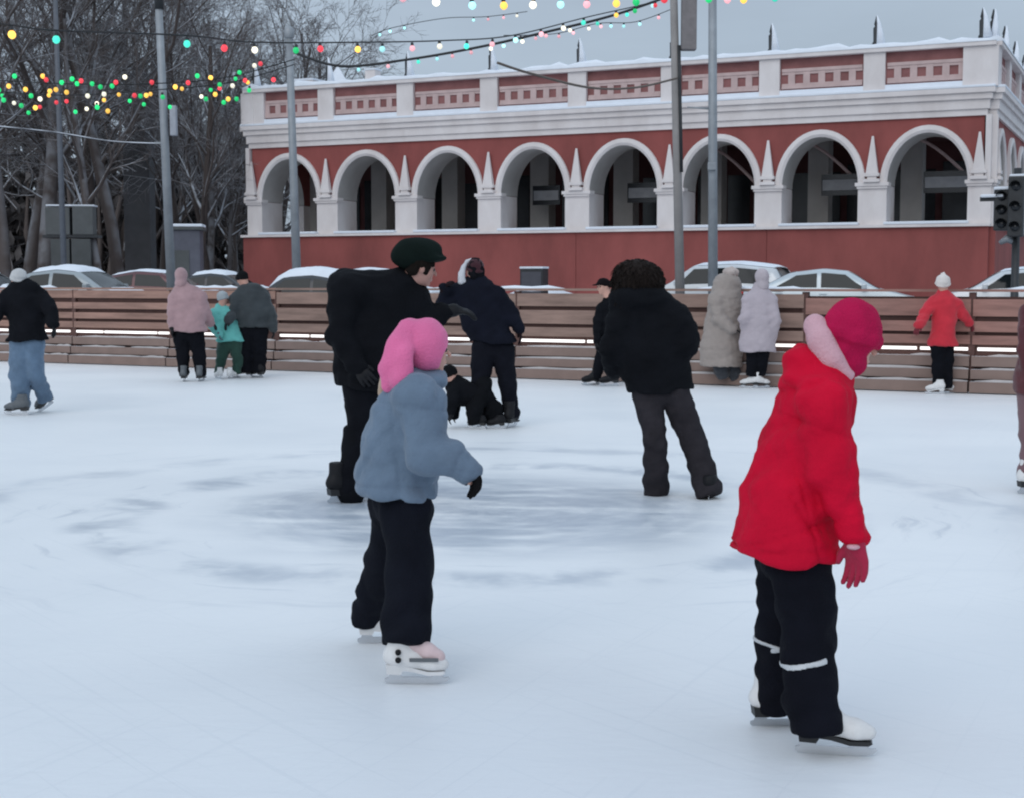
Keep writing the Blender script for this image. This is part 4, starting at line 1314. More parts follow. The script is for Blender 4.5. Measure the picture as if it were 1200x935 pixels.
# the rest of the wood, too dense to count
wr = random.Random(77)
mb = MB()
for i in range(2300):
    u = wr.uniform(-420, 330); Y = wr.uniform(100, 125)
    p = at(u, 335, Y); z0 = STREET + wr.uniform(0, 7)
    d = nrm([wr.gauss(0, .5), wr.gauss(0, .3), wr.uniform(.3, 1.6)])
    L = wr.uniform(2.0, 5.0)
    q = np.array([p[0], p[1], z0])
    k1 = nrm(d + np.array([wr.gauss(0, .25), 0, .1]))
    mb.tube([q, q + d * L * .5, q + d * L * .5 + k1 * L * .5], [wr.uniform(.06, .13), .05, .02], 3, cap=False)
for i in range(140):
    u = wr.uniform(-420, 330); Y = wr.uniform(98, 125); p = at(u, 335, Y); h = wr.uniform(8, 13)
    mb.tube([(p[0], p[1], STREET), (p[0] + wr.gauss(0, .4), p[1], h * .5), (p[0] + wr.gauss(0, .8), p[1], h)], [.32, .22, .06], 5, cap=False)
tag(mb.build("distant_wood", twig), "dense dark wood behind the bare trees", kind="stuff")
# dark shrub belt at the foot of the wood
hedge = mat("dark_evergreen", (0.108, 0.098, 0.096), rough=.95, var=.5, scale=1.2)
mb = MB()
for i in range(10800):
    u = wr.uniform(-420, 318); Y = wr.uniform(101, 112); p = at(u, 335, Y)
    top = 12.5 + 1.8 * math.sin(u * .045) + 1.2 * math.sin(u * .11 + 1) 
    z = STREET + top * (wr.random() ** .8)
    s = wr.uniform(.35, .8)
    a = nrm([wr.gauss(0, 1), wr.gauss(0, 1), wr.gauss(0, 1)]); b_ = nrm(np.cross(a, [wr.gauss(0, 1), wr.gauss(0, 1), wr.gauss(0, 1)]))
    c = np.array([p[0], p[1], z])
    mb.add([c - a * s, c + b_ * s * .5, c + a * s, c - b_ * s * .5], [(0, 1, 2, 3)])
tag(mb.build("evergreen_belt", hedge), "dark evergreen belt behind the bare trees", kind="stuff")
# ================================================================== people
class K:
    """pixel of the photo at a depth -> a point of the figure in the place"""
    def __init__(s, Y): s.Y = Y
    def p(s, t):
        u, v = t[0], t[1]; dy = t[2] if len(t) > 2 else 0.0
        return at(u, v, s.Y + dy)
    def r(s, px): return px * s.Y / F

skin = mat("skin", (0.56, 0.31, 0.24), rough=0.55, var=0.08, scale=9, bump=0.05, bscale=200)
eye_m = mat("eye_dark", (0.03, 0.02, 0.018), rough=0.15, var=0.1)
def C(name, col, **k):
    if max(col) < .03:
        k.setdefault('sheen', 0.0)
        return mat(name, [c * .55 for c in col], rough=.95, var=.25, scale=5, bump=.25, bscale=90, spec=.12)
    return cloth(name, col, **k)
black_c = C("black_fabric", (0.010, 0.011, 0.015)); black_t = C("black_trousers", (0.009, 0.010, 0.015))
navy_c = C("navy_fabric", (0.012, 0.014, 0.026)); 
steel = mat("blade_steel", (0.55, 0.57, 0.60), rough=0.25, metallic=0.9, var=0.08)
boot_white = mat("white_leather", (0.72, 0.71, 0.70), rough=0.5, var=0.10, scale=12, bump=0.08)
boot_black = mat("black_leather", (0.010, 0.010, 0.012), rough=0.6, var=0.2, spec=.2)
boot_grey = mat("grey_leather", (0.10, 0.11, 0.12), rough=0.5, var=0.2)
boot_pink = mat("pale_pink_boot", (0.66, 0.50, 0.50), rough=0.5, var=0.12, scale=12)
sole_black = mat("black_sole", (0.012, 0.012, 0.013), rough=0.5)
sole_white = mat("white_sole", (0.68, 0.68, 0.68), rough=0.5)

def frame_of(f, up):
    f = nrm(f); up = np.array(up, float); r = nrm(np.cross(f, up)); up = np.cross(r, f)
    return r, f, up

def head_sd(c, H, f, up):
    r, f, up = frame_of(f, up); A = [r, f, up]
    g = lambda x, y, z: np.array(c) + (r * x + f * y + up * z) * H
    cran = ell(g(0, -.04, .12), np.array([.33, .41, .39]) * H, A)
    jaw = ell(g(0, .10, -.20), np.array([.245, .275, .28]) * H, A)
    cheek = union(.03 * H, ell(g(.16, .22, -.10), np.array([.12, .13, .14]) * H, A), ell(g(-.16, .22, -.10), np.array([.12, .13, .14]) * H, A))
    h = union(.09 * H, cran, jaw, cheek)
    h = union(.04 * H, h, cap(g(0, .36, .04), g(0, .46, -.10), .035 * H, .060 * H), ell(g(0, .33, .10), np.array([.22, .06, .04]) * H, A))
    sock = union(0, ell(g(.15, .42, .02), np.array([.09, .07, .05]) * H, A), ell(g(-.15, .42, .02), np.array([.09, .07, .05]) * H, A))
    h = carve(h, sock, .04 * H)
    lips = union(0, ell(g(0, .365, -.245), np.array([.10, .05, .025]) * H, A), ell(g(0, .36, -.29), np.array([.085, .05, .028]) * H, A))
    h = union(.02 * H, h, lips, ell(g(0, .27, -.41), np.array([.10, .10, .08]) * H, A))
    ears = union(0, ell(g(.34, -.03, -.02), np.array([.04, .09, .14]) * H, A), ell(g(-.34, -.03, -.02), np.array([.04, .09, .14]) * H, A))
    return union(.03 * H, h, ears), g, A

def hand_sd(w, d, n, L, curl=0.5, side=1, fat=1.0, mitten=False):
    """wrist, pointing direction, palm normal; four fingers of unequal length and a thumb"""
    d = nrm(d); n = np.array(n, float); n = nrm(n - d * (n @ d)); s = np.cross(d, n) * side
    w = np.array(w)
    g = lambda x, y, z: w + (d * x + s * y + n * z) * L
    palm = union(.08 * L, cap(g(.02, 0, 0), g(.42, .10, 0), .15 * L * fat, .145 * L * fat, n, 1.7), cap(g(.05, 0, 0), g(.42, -.13, 0), .15 * L * fat, .125 * L * fat, n, 1.7))
    parts = [palm]
    for y, ln, sp in ((.20, .44, .10), (.07, .50, .03), (-.07, .46, -.04), (-.20, .36, -.12)):
        a = g(.44, y, 0); ang = curl * .55
        pts = [a]; dirv = nrm(d + s * sp)
        for q in (.45, .32, .27):
            dirv = nrm(dirv * math.cos(ang) + n * math.sin(ang)); pts.append(pts[-1] + dirv * ln * q * L); ang = curl * .7
            nn_ = n
        parts.append(chain(pts, [.066 * L * fat, .060 * L * fat, .054 * L * fat, .046 * L * fat]))
    fingers = union(.012 * L if not mitten else .10 * L, *parts)
    t0 = g(.14, .13, .02); t1 = g(.30, .30, .10); t2 = g(.46, .34, .16)
    thumb = chain([t0, t1, t2], [.085 * L * fat, .072 * L * fat, .056 * L * fat])
    return union(.03 * L, fingers, thumb)

# ---- skates (mesh data shared by all skates of a kind)
_sk = {}
def skate_meshes(L, shaft):
    key = (round(L, 3), shaft)
    if key in _sk: return _sk[key]
    k = L / .27
    bt = union(.03 * k, cap((-.36 * L, 0, .125 * k), (-.05 * L, 0, .115 * k), .046 * k, .044 * k), cap((-.05 * L, 0, .112 * k), (.25 * L, 0, .097 * k), .044 * k, .043 * k, (0, 0, 1), 1.15),
               cap((.25 * L, 0, .095 * k), (.42 * L, 0, .088 * k), .043 * k, .034 * k, (0, 0, 1), 1.2), cap((-.27 * L, 0, .13 * k), (-.24 * L, 0, .13 * k + shaft), .047 * k, .054 * k),
               cap((-.14 * L, 0, .16 * k), (-.02 * L, 0, .135 * k), .034 * k, .034 * k))
    bt = both(bt, plane((0, 0, .13 * k + shaft), (0, 0, 1)), .008)
    bt = both(bt, plane((0, 0, .073 * k), (-.10, 0, -1)), .006)
    for i in range(4):      # lace ridges over the instep
        t = i / 3; bt = union(.004, bt, cap((-.10 * L + .24 * L * t, -.022 * k, .18 * k - .055 * k * t), (-.10 * L + .24 * L * t, .022 * k, .18 * k - .055 * k * t), .006, .006))
    boot = sd_mesh("skate", bt, .007 * k)
    mb_ = MB()
    pr = [(-.45, .050), (-.23, .048), (-.19, .066), (-.04, .062), (.20, .046), (.44, .048), (.49, .056), (.47, .063), (.20, .062), (-.04, .079), (-.19, .089), (-.47, .091)]
    for w, sc in ((.036, 1.0),):
        mb_.prism([(x * L, z * k) for x, z in pr], -w * k, w * k, (1, 0, 0), (0, 0, 1), (0, 1, 0))
    sole = mb_.mesh("sole")
    mb_ = MB()
    bl = [(-.50, .010), (-.47, .003), (-.25, .0005), (.10, 0), (.36, .003), (.50, .010), (.555, .024), (.54, .033), (.46, .030), (.38, .052), (.28, .052), (.24, .030), (-.22, .030), (-.26, .056), (-.40, .056), (-.44, .028), (-.50, .022)]
    mb_.prism([(x * L, z * k) for x, z in bl], -.0025, .0025, (1, 0, 0), (0, 0, 1), (0, 1, 0))
    blade = mb_.mesh("blade")
    _sk[key] = (boot, sole, blade); return _sk[key]

def add_skate(root, g, ang, L, boot_m, sole_m, shaft=.13, pitch=0.0, roll=0.0, label=None):
    boot, sole, blade = skate_meshes(L, shaft)
    me = boot.copy(); me.materials.append(boot_m)
    o = bpy.data.objects.new("skate", me); COL.objects.link(o); o.parent = root
    o.location = Vector(g) - root.location; o.rotation_euler = Euler((roll, pitch, ang), 'XYZ')
    if label: o["label"] = label
    for nm, m_, mt in (("sole", sole, sole_m), ("blade", blade, steel)):
        me = m_.copy(); me.materials.append(mt)
        c = bpy.data.objects.new(nm, me); COL.objects.link(c); c.parent = o
    return o

def person(label, Y, base, head, torso, sleeves, legs, hem, jm, tm, tq=1.4, tn=(0, 1, 0), jw=(.010, 14), extra_j=(), k_j=.05, vox=.011,
           gloves=None, glove_m=None, hat=None, hat_m=None, hats=(), skates=(), quilt=0.0, tw=(.010, 13), eyes=True, group=None, pelvis=None, trouser_label=None, style=None, skin_m=None, shoulder=True):
    k = K(Y)
    root_loc = np.array(base, float)
    P = k.p; R = k.r
    # --- clothes
    tp = [P(t) for t in torso]; tr = [R(t[3]) for t in torso]
    js = [chain(tp, tr, tn, tq, .02)]
    for s in sleeves:
        sp_ = [P(t) for t in s]; sr = [R(t[3]) for t in s]
        js.append(chain(sp_, sr, k=.015))
        if shoulder: js.append(cap(tp[0] * .55 + tp[min(1, len(tp) - 1)] * .45, sp_[0], sr[0] * 1.0, sr[0] * .98))
    for e in extra_j:
        js.append(ell(P(e), [R(e[3]), e[5] if len(e) > 5 else R(e[3]), R(e[4])]))
    jac = union(k_j, *js)
    over = None
    if legs:
        h0, h1 = P(legs[0][0]), P(legs[-1][0]); q0, q1 = R(legs[0][0][3]), R(legs[-1][0][3])
        pm = (h0 + h1) / 2; pq = max(q0, q1) * 1.05 + .04
        over = union(.03, cap(h0, h1, q0 + .04, q1 + .04), cap(pm + np.array([0, 0, .16]), pm, pq * .95, pq))
    # hem plane through two pixels
    if hem:
        (u0, v0), (u1, v1) = hem
        a = P((u0, v0)); b_ = P((u1, v1)); t_ = nrm(b_ - a); nn_ = np.cross(t_, np.array([0, 1, 0])); nn_ = nn_ if nn_[2] < 0 else -nn_
        hp = plane(a, nn_)
        # only the trunk is cut: sleeves may hang lower
        trunk = union(k_j, *([js[0]] + [x for x in js[1 + (2 if shoulder else 1) * len(sleeves):]]))
        trunk = both(union(.03, trunk, over) if over is not None else trunk, hp, .02)
        arms_ = js[1:1 + (2 if shoulder else 1) * len(sleeves)]
        jac = union(k_j, trunk, *arms_)
    if quilt:
        base_j = jac
        jac = SD(lambda Q, f=base_j: f(Q) - quilt * (np.abs(np.sin(Q[:, 2] * 24.0 + .6 * np.sin(Q[:, 0] * 5))) - .5), base_j.lo - quilt, base_j.hi + quilt)
    jac = wrinkle(jac, jw[0], jw[1], seed=int(Y * 100) % 97, stretch=(1, 1, 1.6))
    jac = wrinkle(jac, .0032 if vox < .012 else .004, 42, seed=int(Y * 31) % 83, stretch=(1, 1, 1.5))
    if vox < .0115: jac = crease(jac, .011, 15, seed=int(Y * 77) % 61, stretch=(1, 1, 1.25)); jac = wrinkle(jac, .0012, 105, seed=5)
    else: jac = crease(jac, .010, 13, seed=int(Y * 77) % 61, stretch=(1, 1, 1.3))
    if style: jac = style(k, jac)
    for s in sleeves:
        if len(s) > 2:
            e_ = P(s[1]); ax_ = P(s[2]) - P(s[0]); rr_ = R(s[1][3])
            jac = folds(jac, e_, ax_, 3.6 / rr_, rr_ * .085, rr_ * 1.9)
            jac = folds(jac, P(s[2]), P(s[2]) - P(s[1]), 4.2 / rr_, rr_ * .08, rr_ * 1.4)
    ls = []
    legsP = [[P(t) for t in l] for l in legs]; legsR = [[R(t[3]) for t in l] for l in legs]
    if legs:
        for lp, lr in zip(legsP, legsR):
            c = chain(lp, lr, k=.02)
            c = both(c, plane(lp[-1], nrm(lp[-1] - lp[-2])), .015)
            ls.append(c)
        if pelvis is None:
            pc = (legsP[0][0] + legsP[-1][0]) / 2; pr = max(legsR[0][0], legsR[-1][0]) * 1.05
            ls.append(cap(pc + np.array([0, 0, .14]), pc, pr * .95, pr)); ls.append(cap(legsP[0][0], legsP[-1][0], legsR[0][0], legsR[-1][0]))
        trs = union(.012, *ls)
        trs = wrinkle(trs, tw[0], tw[1], seed=int(Y * 57) % 89, stretch=(1.2, 1.2, .8))
        trs = wrinkle(trs, .0035, 44, seed=int(Y * 23) % 71, stretch=(1, 1, 1.2))
        trs = crease(trs, .006, 15, seed=int(Y * 91) % 67, stretch=(1, 1, 1.3))
        for lp, lr in zip(legsP, legsR):
            trs = folds(trs, lp[1], lp[-1] - lp[0], 3.6 / lr[1], lr[1] * .055, lr[1] * 2.0)
            trs = folds(trs, lp[-1] + nrm(lp[-2] - lp[-1]) * lr[-1] * 1.2, lp[-1] - lp[-2], 4.0 / lr[-1], lr[-1] * .085, lr[-1] * 2.2)
    # --- body: one continuous figure
    c = P(head['c']); H = head['H']
    hd, g, A = head_sd(c, H, head['f'], head.get('up', (0, 0, 1)))
    neck0 = g(0, -.08, -.20); 
    nb_ = len(tp)
    if legs:
        zc_ = max(l[0][2] for l in legsP)
        while nb_ > 2 and tp[nb_ - 1][2] < zc_ + .02: nb_ -= 1
    bs = [hd, cap(neck0, tp[0], .25 * H, .30 * H), chain(tp[:nb_], [x * (.72 if i < nb_ - 1 else .42) for i, x in enumerate(tr[:nb_])], tn, tq)]
    for s in sleeves:
        sp_ = [P(t) for t in s]; sr = [max(R(t[3]) * .6, .022) for t in s]; sp_[-1] = sp_[-1] + nrm(sp_[-2] - sp_[-1]) * .05
        bs.append(chain(sp_, sr)); bs.append(cap(tp[0] * .5 + tp[min(1, len(tp) - 1)] * .5, sp_[0], sr[0], sr[0]))
    for lp, lr in zip(legsP, legsR):
        q = [max(x * .58, .03) for x in lr]
        lq = list(lp); lq[-1] = lp[-1] + nrm(lp[-2] - lp[-1]) * lr[-1] * 1.1; bs.append(chain(lq, q)); bs.append(cap(tp[nb_ - 1], lp[0], tr[nb_ - 1] * .42, q[0] * .75))
    if gloves:
        for i, gl in enumerate(gloves):
            w = P(sleeves[gl['arm']][-1])
            bs.append(chain([w - nrm(P(sleeves[gl['arm']][-1]) - P(sleeves[gl['arm']][-2])) * .06, w, w + nrm(gl['d']) * gl.get('L', .17) * .4], [.020, .014, .014]))
    body = union(.035, *bs)
    root = sd_obj("person", body, max(vox, H * .045 if not head.get('fine') else .0075), skin_m or skin, None, root_loc)
    root.location = Vector(root_loc)
    tag(root, label, "person", group)
    j_o = sd_obj("jacket", jac, vox, jm, root, root_loc)
    t_o = None
    if legs: t_o = sd_obj("trousers", trs, vox, tm, root, root_loc)
    if eyes:
        for sx_ in (1, -1):
            sd_obj("eye", ell(g(.15 * sx_, .335, .015), [.055 * H] * 3), .012 * H * 2, eye_m, root, root_loc)
    if gloves:
        for gl in gloves:
            s = sleeves[gl['arm']]; w = P(s[-1]) if 'w' not in gl else P(gl['w'])
            L = gl.get('L', .17)
            hs = hand_sd(w, gl['d'], gl.get('n', (0, 0, -1)), L, gl.get('curl', .5), gl.get('side', 1), gl.get('fat', 1.12), gl.get('mitten', False))
            aw = P(s[-1]); cuff = chain([aw - nrm(aw - P(s[-2])) * .05, aw, w + nrm(gl['d']) * .04], [R(s[-1][3]) * .80, max(R(s[-1][3]) * .80, .17 * L), .16 * L])
            sd_obj("glove", union(.015, hs, cuff), .006, glove_m, root, root_loc)
    for nm, f, m_ in hats:
        ff = f(k, g, A, H)
        sd_obj(nm, ff, min(vox, .010), m_, root, root_loc)
    for s in skates:
        add_skate(root, **s)
    return root, k, dict(jac=jac, trs=trs if legs else None, g=g, A=A, H=H, legsP=legsP)

def beanie(pom=0, low=.0, fat=1.0):
    def f(k, g, A, H):
        b = ell(g(0, -.04, .16), np.array([.385, .46, .385]) * H * fat, A)
        b = both(b, plane(g(0, .3, .06 + low), nrm(np.array(A[1]) * .35 - np.array(A[2]))), .02 * H)
        band = both(grow(ell(g(0, -.04, .14), np.array([.385, .455, .39]) * H * fat, A), .012 * H / .22), plane(g(0, .3, .05 + low), nrm(np.array(A[1]) * .35 - np.array(A[2]))), .01)
        band = both(band, plane(g(0, .3, .20 + low), nrm(-np.array(A[1]) * .35 + np.array(A[2]))), .01)
        o = union(.01, b, band)
        if pom: o = union(.01, o, wrinkle(ell(g(0, -.08, .60), [pom * H] * 3), .012, 70, 3))
        return wrinkle(o, .003, 60, 5)
    return f

def hood(depth=1.0, fat=1.0):
    """raised hood: a shell round the head, open in front"""
    def f(k, g, A, H):
        o = ell(g(0, -.06, .08), np.array([.46, .53, .52]) * H * fat, A)
        o = union(.06 * H, o, cap(g(0, -.10, -.20), g(0, -.12, -.48), .40 * H * fat, .42 * H))
        hole = ell(g(0, .50, -.02), np.array([.30, .42, .38]) * H * fat, A)
        return wrinkle(carve(o, hole, .05 * H), .006, 22, 7)
    return f

def longhair(len_=.5, vol=1.0):
    def f(k, g, A, H):
        o = ell(g(0, -.07, .12), np.array([.41, .46, .45]) * H * vol, A)
        o = union(.08 * H, o, cap(g(.12, -.22, -.05), g(.16, -.25, -len_), .24 * H * vol, .20 * H * vol), cap(g(-.12, -.22, -.05), g(-.16, -.25, -len_), .24 * H * vol, .20 * H * vol))
        face = ell(g(0, .46, -.12), np.array([.30, .36, .38]) * H, A)
        o = carve(o, face, .05 * H)
        return wrinkle(o, .007, 70, 9, (1.6, 1.6, .35))
    return f

def at_ground(u, v):
    return ground(u, v)

# ------------------------------------------------------------------ girl in the pink hat (near, in profile)
gn = at_ground(487, 801); gf = at_ground(446, 753)
YG = (gn[1] + gf[1]) / 2 - .04
blue_c = C("slate_blue_fabric", (0.125, 0.175, 0.240), var=.14, bump=.45, bscale=26)
pink_h = C("pink_knit", (0.74, 0.16, 0.34), var=.10, bump=.4, bscale=130)
def girl_hat(k, g, A, H):
    P, R = k.p, k.r
    o = ell(P((499, 405, 0)), [R(28), .105, R(33)])
    o = both(o, SD(lambda Q: (Q - P((505, 434, 0))) @ np.array([.12, 0, -1.0]), [-1e6] * 3, [1e6] * 3), .012)
    face = ell(P((536, 424, .0)), [R(22), .085, R(20)])
    o = carve(o, face, .012)
    # stocking cap: the long soft end folds over and hangs down the back
    t1 = chain([P((477, 383, -.04)), P((468, 405, -.09)), P((460, 432, -.11)), P((456, 452, -.11))], [R(11), R(14), R(16), R(9)], (0, 1, 0), 1.4)
    t2 = chain([P((480, 386, -.05)), P((474, 415, -.12)), P((470, 444, -.14)), P((471, 462, -.14))], [R(8), R(11), R(14), R(8)], (0, 1, 0), 1.3)
    t3 = ell(P((482, 386, 0)), [R(17), .08, R(14)])
    o = union(.0, union(.012, o, t3), crease(union(.008, t1, t2), .004, 22, 2, (1, 1, .3)))
    return wrinkle(o, .003, 55, 4, (1, 1, .6))
def girl_hair(k, g, A, H):
    P, R = k.p, k.r
    return wrinkle(chain([P((462, 430, .02)), P((450, 452, .0)), P((447, 466, -.03))], [R(10), R(8), R(4)]), .004, 90, 2)
def girl_style(k, j):
    P = k.p
    h = P((415, 577)); 
    j = seam(j, h + np.array([0, 0, .045]), (0, 0, 1), .007, .0065)                    # hem band
    j = seam(j, P((484, 472, 0)), (.10, 0, 1), .006, .0065, keep=[(P((484, 600, .02)), (0, 1, 0))])   # yoke
    j = seam(j, P((462, 520, -.1)), (1, .15, .10), .006, .0065, keep=[(P((462, 520, 0)), (0, 1, 0)), (P((462, 474, 0)), (0, 0, 1))])   # side seam
    j = seam(j, P((536, 548, -.2)), P((546, 549, -.22)) - P((503, 528, -.20)), .008, .0065)   # cuff
    return j
girl, kg, gd = person("child in a pink stocking hat and slate blue jacket, skating in profile", YG, (kg_x := at(470, 760, YG)[0], YG, 0),
    dict(c=(502, 409, 0), H=.19, f=(.96, .15, -.10), fine=True),
    [(483, 455, 0, 29), (478, 485, 0, 41), (470, 525, 0, 46), (465, 560, 0, 47), (465, 600, 0, 45)],
    [[(492, 470, -.15, 29), (503, 528, -.20, 28), (546, 549, -.22, 17)], [(484, 470, .15, 27), (478, 515, .18, 22), (482, 540, .10, 15)]],
    [[(474, 592, -.075, 28), (480, 668, -.16, 27), (474, 754, gn[1] - YG + .015, 26)], [(460, 592, .075, 28), (452, 655, .20, 25), (428, 727, gf[1] - YG + .01, 19)]],
    ((415, 577), (512, 580)), blue_c, C("black_snow_trousers", (0.011, 0.013, 0.022), bump=.2), tq=.80, jw=(.005, 15), style=girl_style, k_j=.024, vox=.0085,
    extra_j=[(506, 444, 0, 22, 14, .09)],
    gloves=[dict(arm=0, w=(553, 545, -.22), d=(.28, -.05, -1.0), n=(-.8, -.5, -.2), L=.135, curl=.6, side=1, fat=1.35), dict(arm=1, d=(.3, -.3, .3), n=(-.6, .7, -.2), L=.135, curl=.8, side=-1)],
    glove_m=C("black_knit", (0.012, 0.012, 0.014)),
    hats=[("hat", girl_hat, pink_h), ("hair", girl_hair, C("fair_hair", (.40, .30, .22)))], tw=(.011, 15))
girl["label"] = "child in a pink stocking hat and slate blue jacket, skating in profile"
add_skate(girl, gn + np.array([0, 0, .001]), rad(-2), .235, boot_white, sole_white, .10)
add_skate(girl, gf + np.array([0.02, 0, .001]), rad(4), .235, boot_white, sole_white, .10)
for gg in (gn,):       # pinkish tongue and clasp on the near boot
    t0 = union(.01, cap(gg + np.array([-.005, -.002, .155]), gg + np.array([.045, -.002, .125]), .034, .037), cap(gg + np.array([.045, -.002, .122]), gg + np.array([.085, -.002, .105]), .037, .030))
    sd_obj("boot_tongue", t0, .007, boot_pink, girl, girl.location)
    mb = MB(); mb.box(gg + np.array([.035, -.046, .105]) - np.array(girl.location), (.11, .008, .014)); mb.build("boot_buckle", boot_grey, girl, bevel=.002)
    for dx, dz in ((-.062, .135), (-.062, .105)):
        mb = MB(); q = gg + np.array([dx, -.048, dz]) - np.array(girl.location); mb.tube([q, q + np.array([0, -.010, 0])], [.012, .010], 10); mb.build("boot_rivet", boot_black, girl)

# ------------------------------------------------------------------ child in red (nearest, in profile)
rn = at_ground(977, 884); rf = at_ground(915, 850)
YR = (rn[1] + rf[1]) / 2
red_c = mat("red_fabric", (0.55, 0.003, 0.028), rough=.8, var=.16, scale=4, bump=.45, bscale=26, spec=.12)
crim = mat("crimson_knit", (0.47, 0.010, 0.070), rough=.9, var=.14, scale=6, bump=.5, bscale=150, spec=.1)
rose_f = C("pale_rose_fleece", (0.66, 0.38, 0.43), var=.10, bump=.5, bscale=120)
def red_hat(k, g, A, H):
    P, R = k.p, k.r
    dome = ell(P((998, 388, 0)), [R(34), .110, R(38)])
    wrap = union(.02, ell(P((992, 424, 0)), [R(23), .092, R(20)]), ell(P((983, 410, 0)), [R(20), .10, R(24)]))
    face = ell(P((1037, 417, .0)), [R(27), .064, R(16)])
    o = carve(union(.012, dome, wrap), face, .010)
    n1 = nrm(P((1032, 402, 0)) - P((966, 386, 0))); up = nrm(np.cross(n1, (0, 1, 0))); up = up if up[2] > 0 else -up
    band = both(both(grow(dome, .009), plane(P((998, 388, 0)), up), .006), plane(P((998, 403, 0)), -up), .006)
    o = union(.004, o, band)
    return wrinkle(crease(o, .004, 22, 3, (1, 1, .6)), .002, 70, 6)
def red_scarf(k, g, A, H):
    P, R = k.p, k.r
    a = chain([P((955, 383, -.01)), P((961, 400, -.055)), P((975, 421, -.075)), P((990, 438, -.06))], [R(13), R(16), R(15), R(10)], (0, 1, 0), 1.0)
    b = chain([P((955, 383, .01)), P((961, 400, .055)), P((975, 421, .075)), P((990, 438, .06))], [R(13), R(16), R(15), R(10)], (0, 1, 0), 1.0)
    return wrinkle(union(.03, a, b), .004, 30, 2)
def red_style(k, j):
    P = k.p
    h = P((912, 648))
    j = seam(j, h + np.array([0, 0, .04]), (-.08, 0, 1), .007, .0065)                  # hem stitching
    j = seam(j, P((930, 452, 0)), (-.45, 0, 1), .006, .008, keep=[(P((955, 460, 0)), (1, 0, 0))])     # edge of the lowered hood
    j = seam(j, P((958, 500, -.1)), (.35, 0, 1), .006, .0065, keep=[(P((958, 500, 0)), (0, 1, 0))])    # yoke across chest and sleeve
    j = seam(j, P((930, 560, -.1)), (1, .1, .22), .006, .0065, keep=[(P((930, 560, 0)), (0, 1, 0)), (P((930, 505, 0)), (0, 0, 1))])    # side seam
    j = seam(j, P((990, 606, -.2)), P((999, 622, -.21)) - P((975, 552, -.2)), .008, .0065)              # cuff
    pk = P((940, 604, -.17))                                                                           # slanted pocket
    j = seam(j, pk, (.75, 0, .45), .008, .006, keep=[(pk + np.array([0, 0, .075]), (0, 0, 1)), (pk - np.array([0, 0, .075]), (0, 0, -1)), (P((940, 600, 0)), (0, 1, 0))])
    return j
redk, kr, rd_ = person("child in a red jacket and crimson hat, stooping on white skates", YR, (at(930, 860, YR)[0], YR, 0),
    dict(c=(995, 401, 0), H=.195, f=(.97, .02, -.20), up=(.22, 0, 1), fine=True),
    [(966, 430, 0, 25), (957, 470, 0, 42), (943, 525, 0, 50), (926, 590, 0, 56), (915, 640, 0, 57), (912, 680, 0, 54)],
    [[(966, 474, -.155, 30), (975, 552, -.20, 28), (999, 622, -.21, 19)], [(956, 474, .16, 32), (950, 560, .20, 26), (958, 626, .20, 19)]],
    [[(934, 655, -.085, 37), (950, 752, -.10, 32), (957, 860, rn[1] - YR - .01, 31)], [(919, 655, .085, 35), (917, 742, .10, 26), (905, 834, rf[1] - YR - .01, 20)]],
    ((852, 643), (975, 653)), red_c, C("black_ski_trousers", (0.010, 0.011, 0.019), bump=.2), tq=.80, jw=(.005, 13), style=red_style, k_j=.026, vox=.0078,
    extra_j=[(942, 424, 0, 23, 20, .09), (930, 446, 0, 17, 17, .10), (980, 445, 0, 20, 17, .08)],
    gloves=[dict(arm=0, w=(1003, 630, -.21), d=(.06, -.05, -1), n=(-.75, -.5, 0), L=.165, curl=.35, side=1, fat=1.2), dict(arm=1, d=(.2, 0, -1), n=(-.7, .6, 0), L=.16, curl=.4, side=-1, fat=1.15)],
    glove_m=C("crimson_glove_fabric", (0.34, 0.016, 0.05), var=.15),
    hats=[("hat", red_hat, crim), ("scarf", red_scarf, rose_f)], tw=(.010, 14))
# reflective strips round the shins
refl = mat("reflective_tape", (.50, .52, .54), rough=.35, var=.08)
def strip_on(f, pa, nrm_, half, t, side_pt, side_n, name="reflective_strip"):
    s1 = both(grow(f, t), plane(pa + nrm_ * half, nrm_), .001); s1 = both(s1, plane(pa - nrm_ * half, -nrm_), .001)
    s1 = both(s1, plane(side_pt, side_n), .001)
    s1.lo = np.maximum(s1.lo, pa - .16); s1.hi = np.minimum(s1.hi, pa + .16)
    return s1
pa = at(940, 770, YR - .10); nv = nrm(np.array([-.22, 0, 1.0]))
sd_obj("reflective_strip", both(strip_on(rd_['trs'], pa, nv, .0085, .004, at(964, 770, YR - .12), (1, .0, 0)), plane(at(914, 770, YR - .12), (-1, 0, 0)), .001), .004, refl, redk, redk.location)
pb = at(905, 752, YR + .12)
sd_obj("reflective_strip", strip_on(rd_['trs'], pb, nrm(np.array([.25, 0, 1.0])), .0065, .004, at(914, 752, YR + .1), (1, .0, 0)), .004, refl, redk, redk.location)
mb = MB(); q = at(1000, 638, YR - .27) - np.array(redk.location)
sd_obj("glove_patch", ell(at(1000, 640, YR - .235), [.022, .022, .010]), .004, rose_f, redk, redk.location)
add_skate(redk, rn + np.array([0, 0, .001]), rad(-12), .245, boot_white, sole_black, .10)
add_skate(redk, rf + np.array([0, 0, .001]), rad(4), .215, boot_white, sole_black, .09)

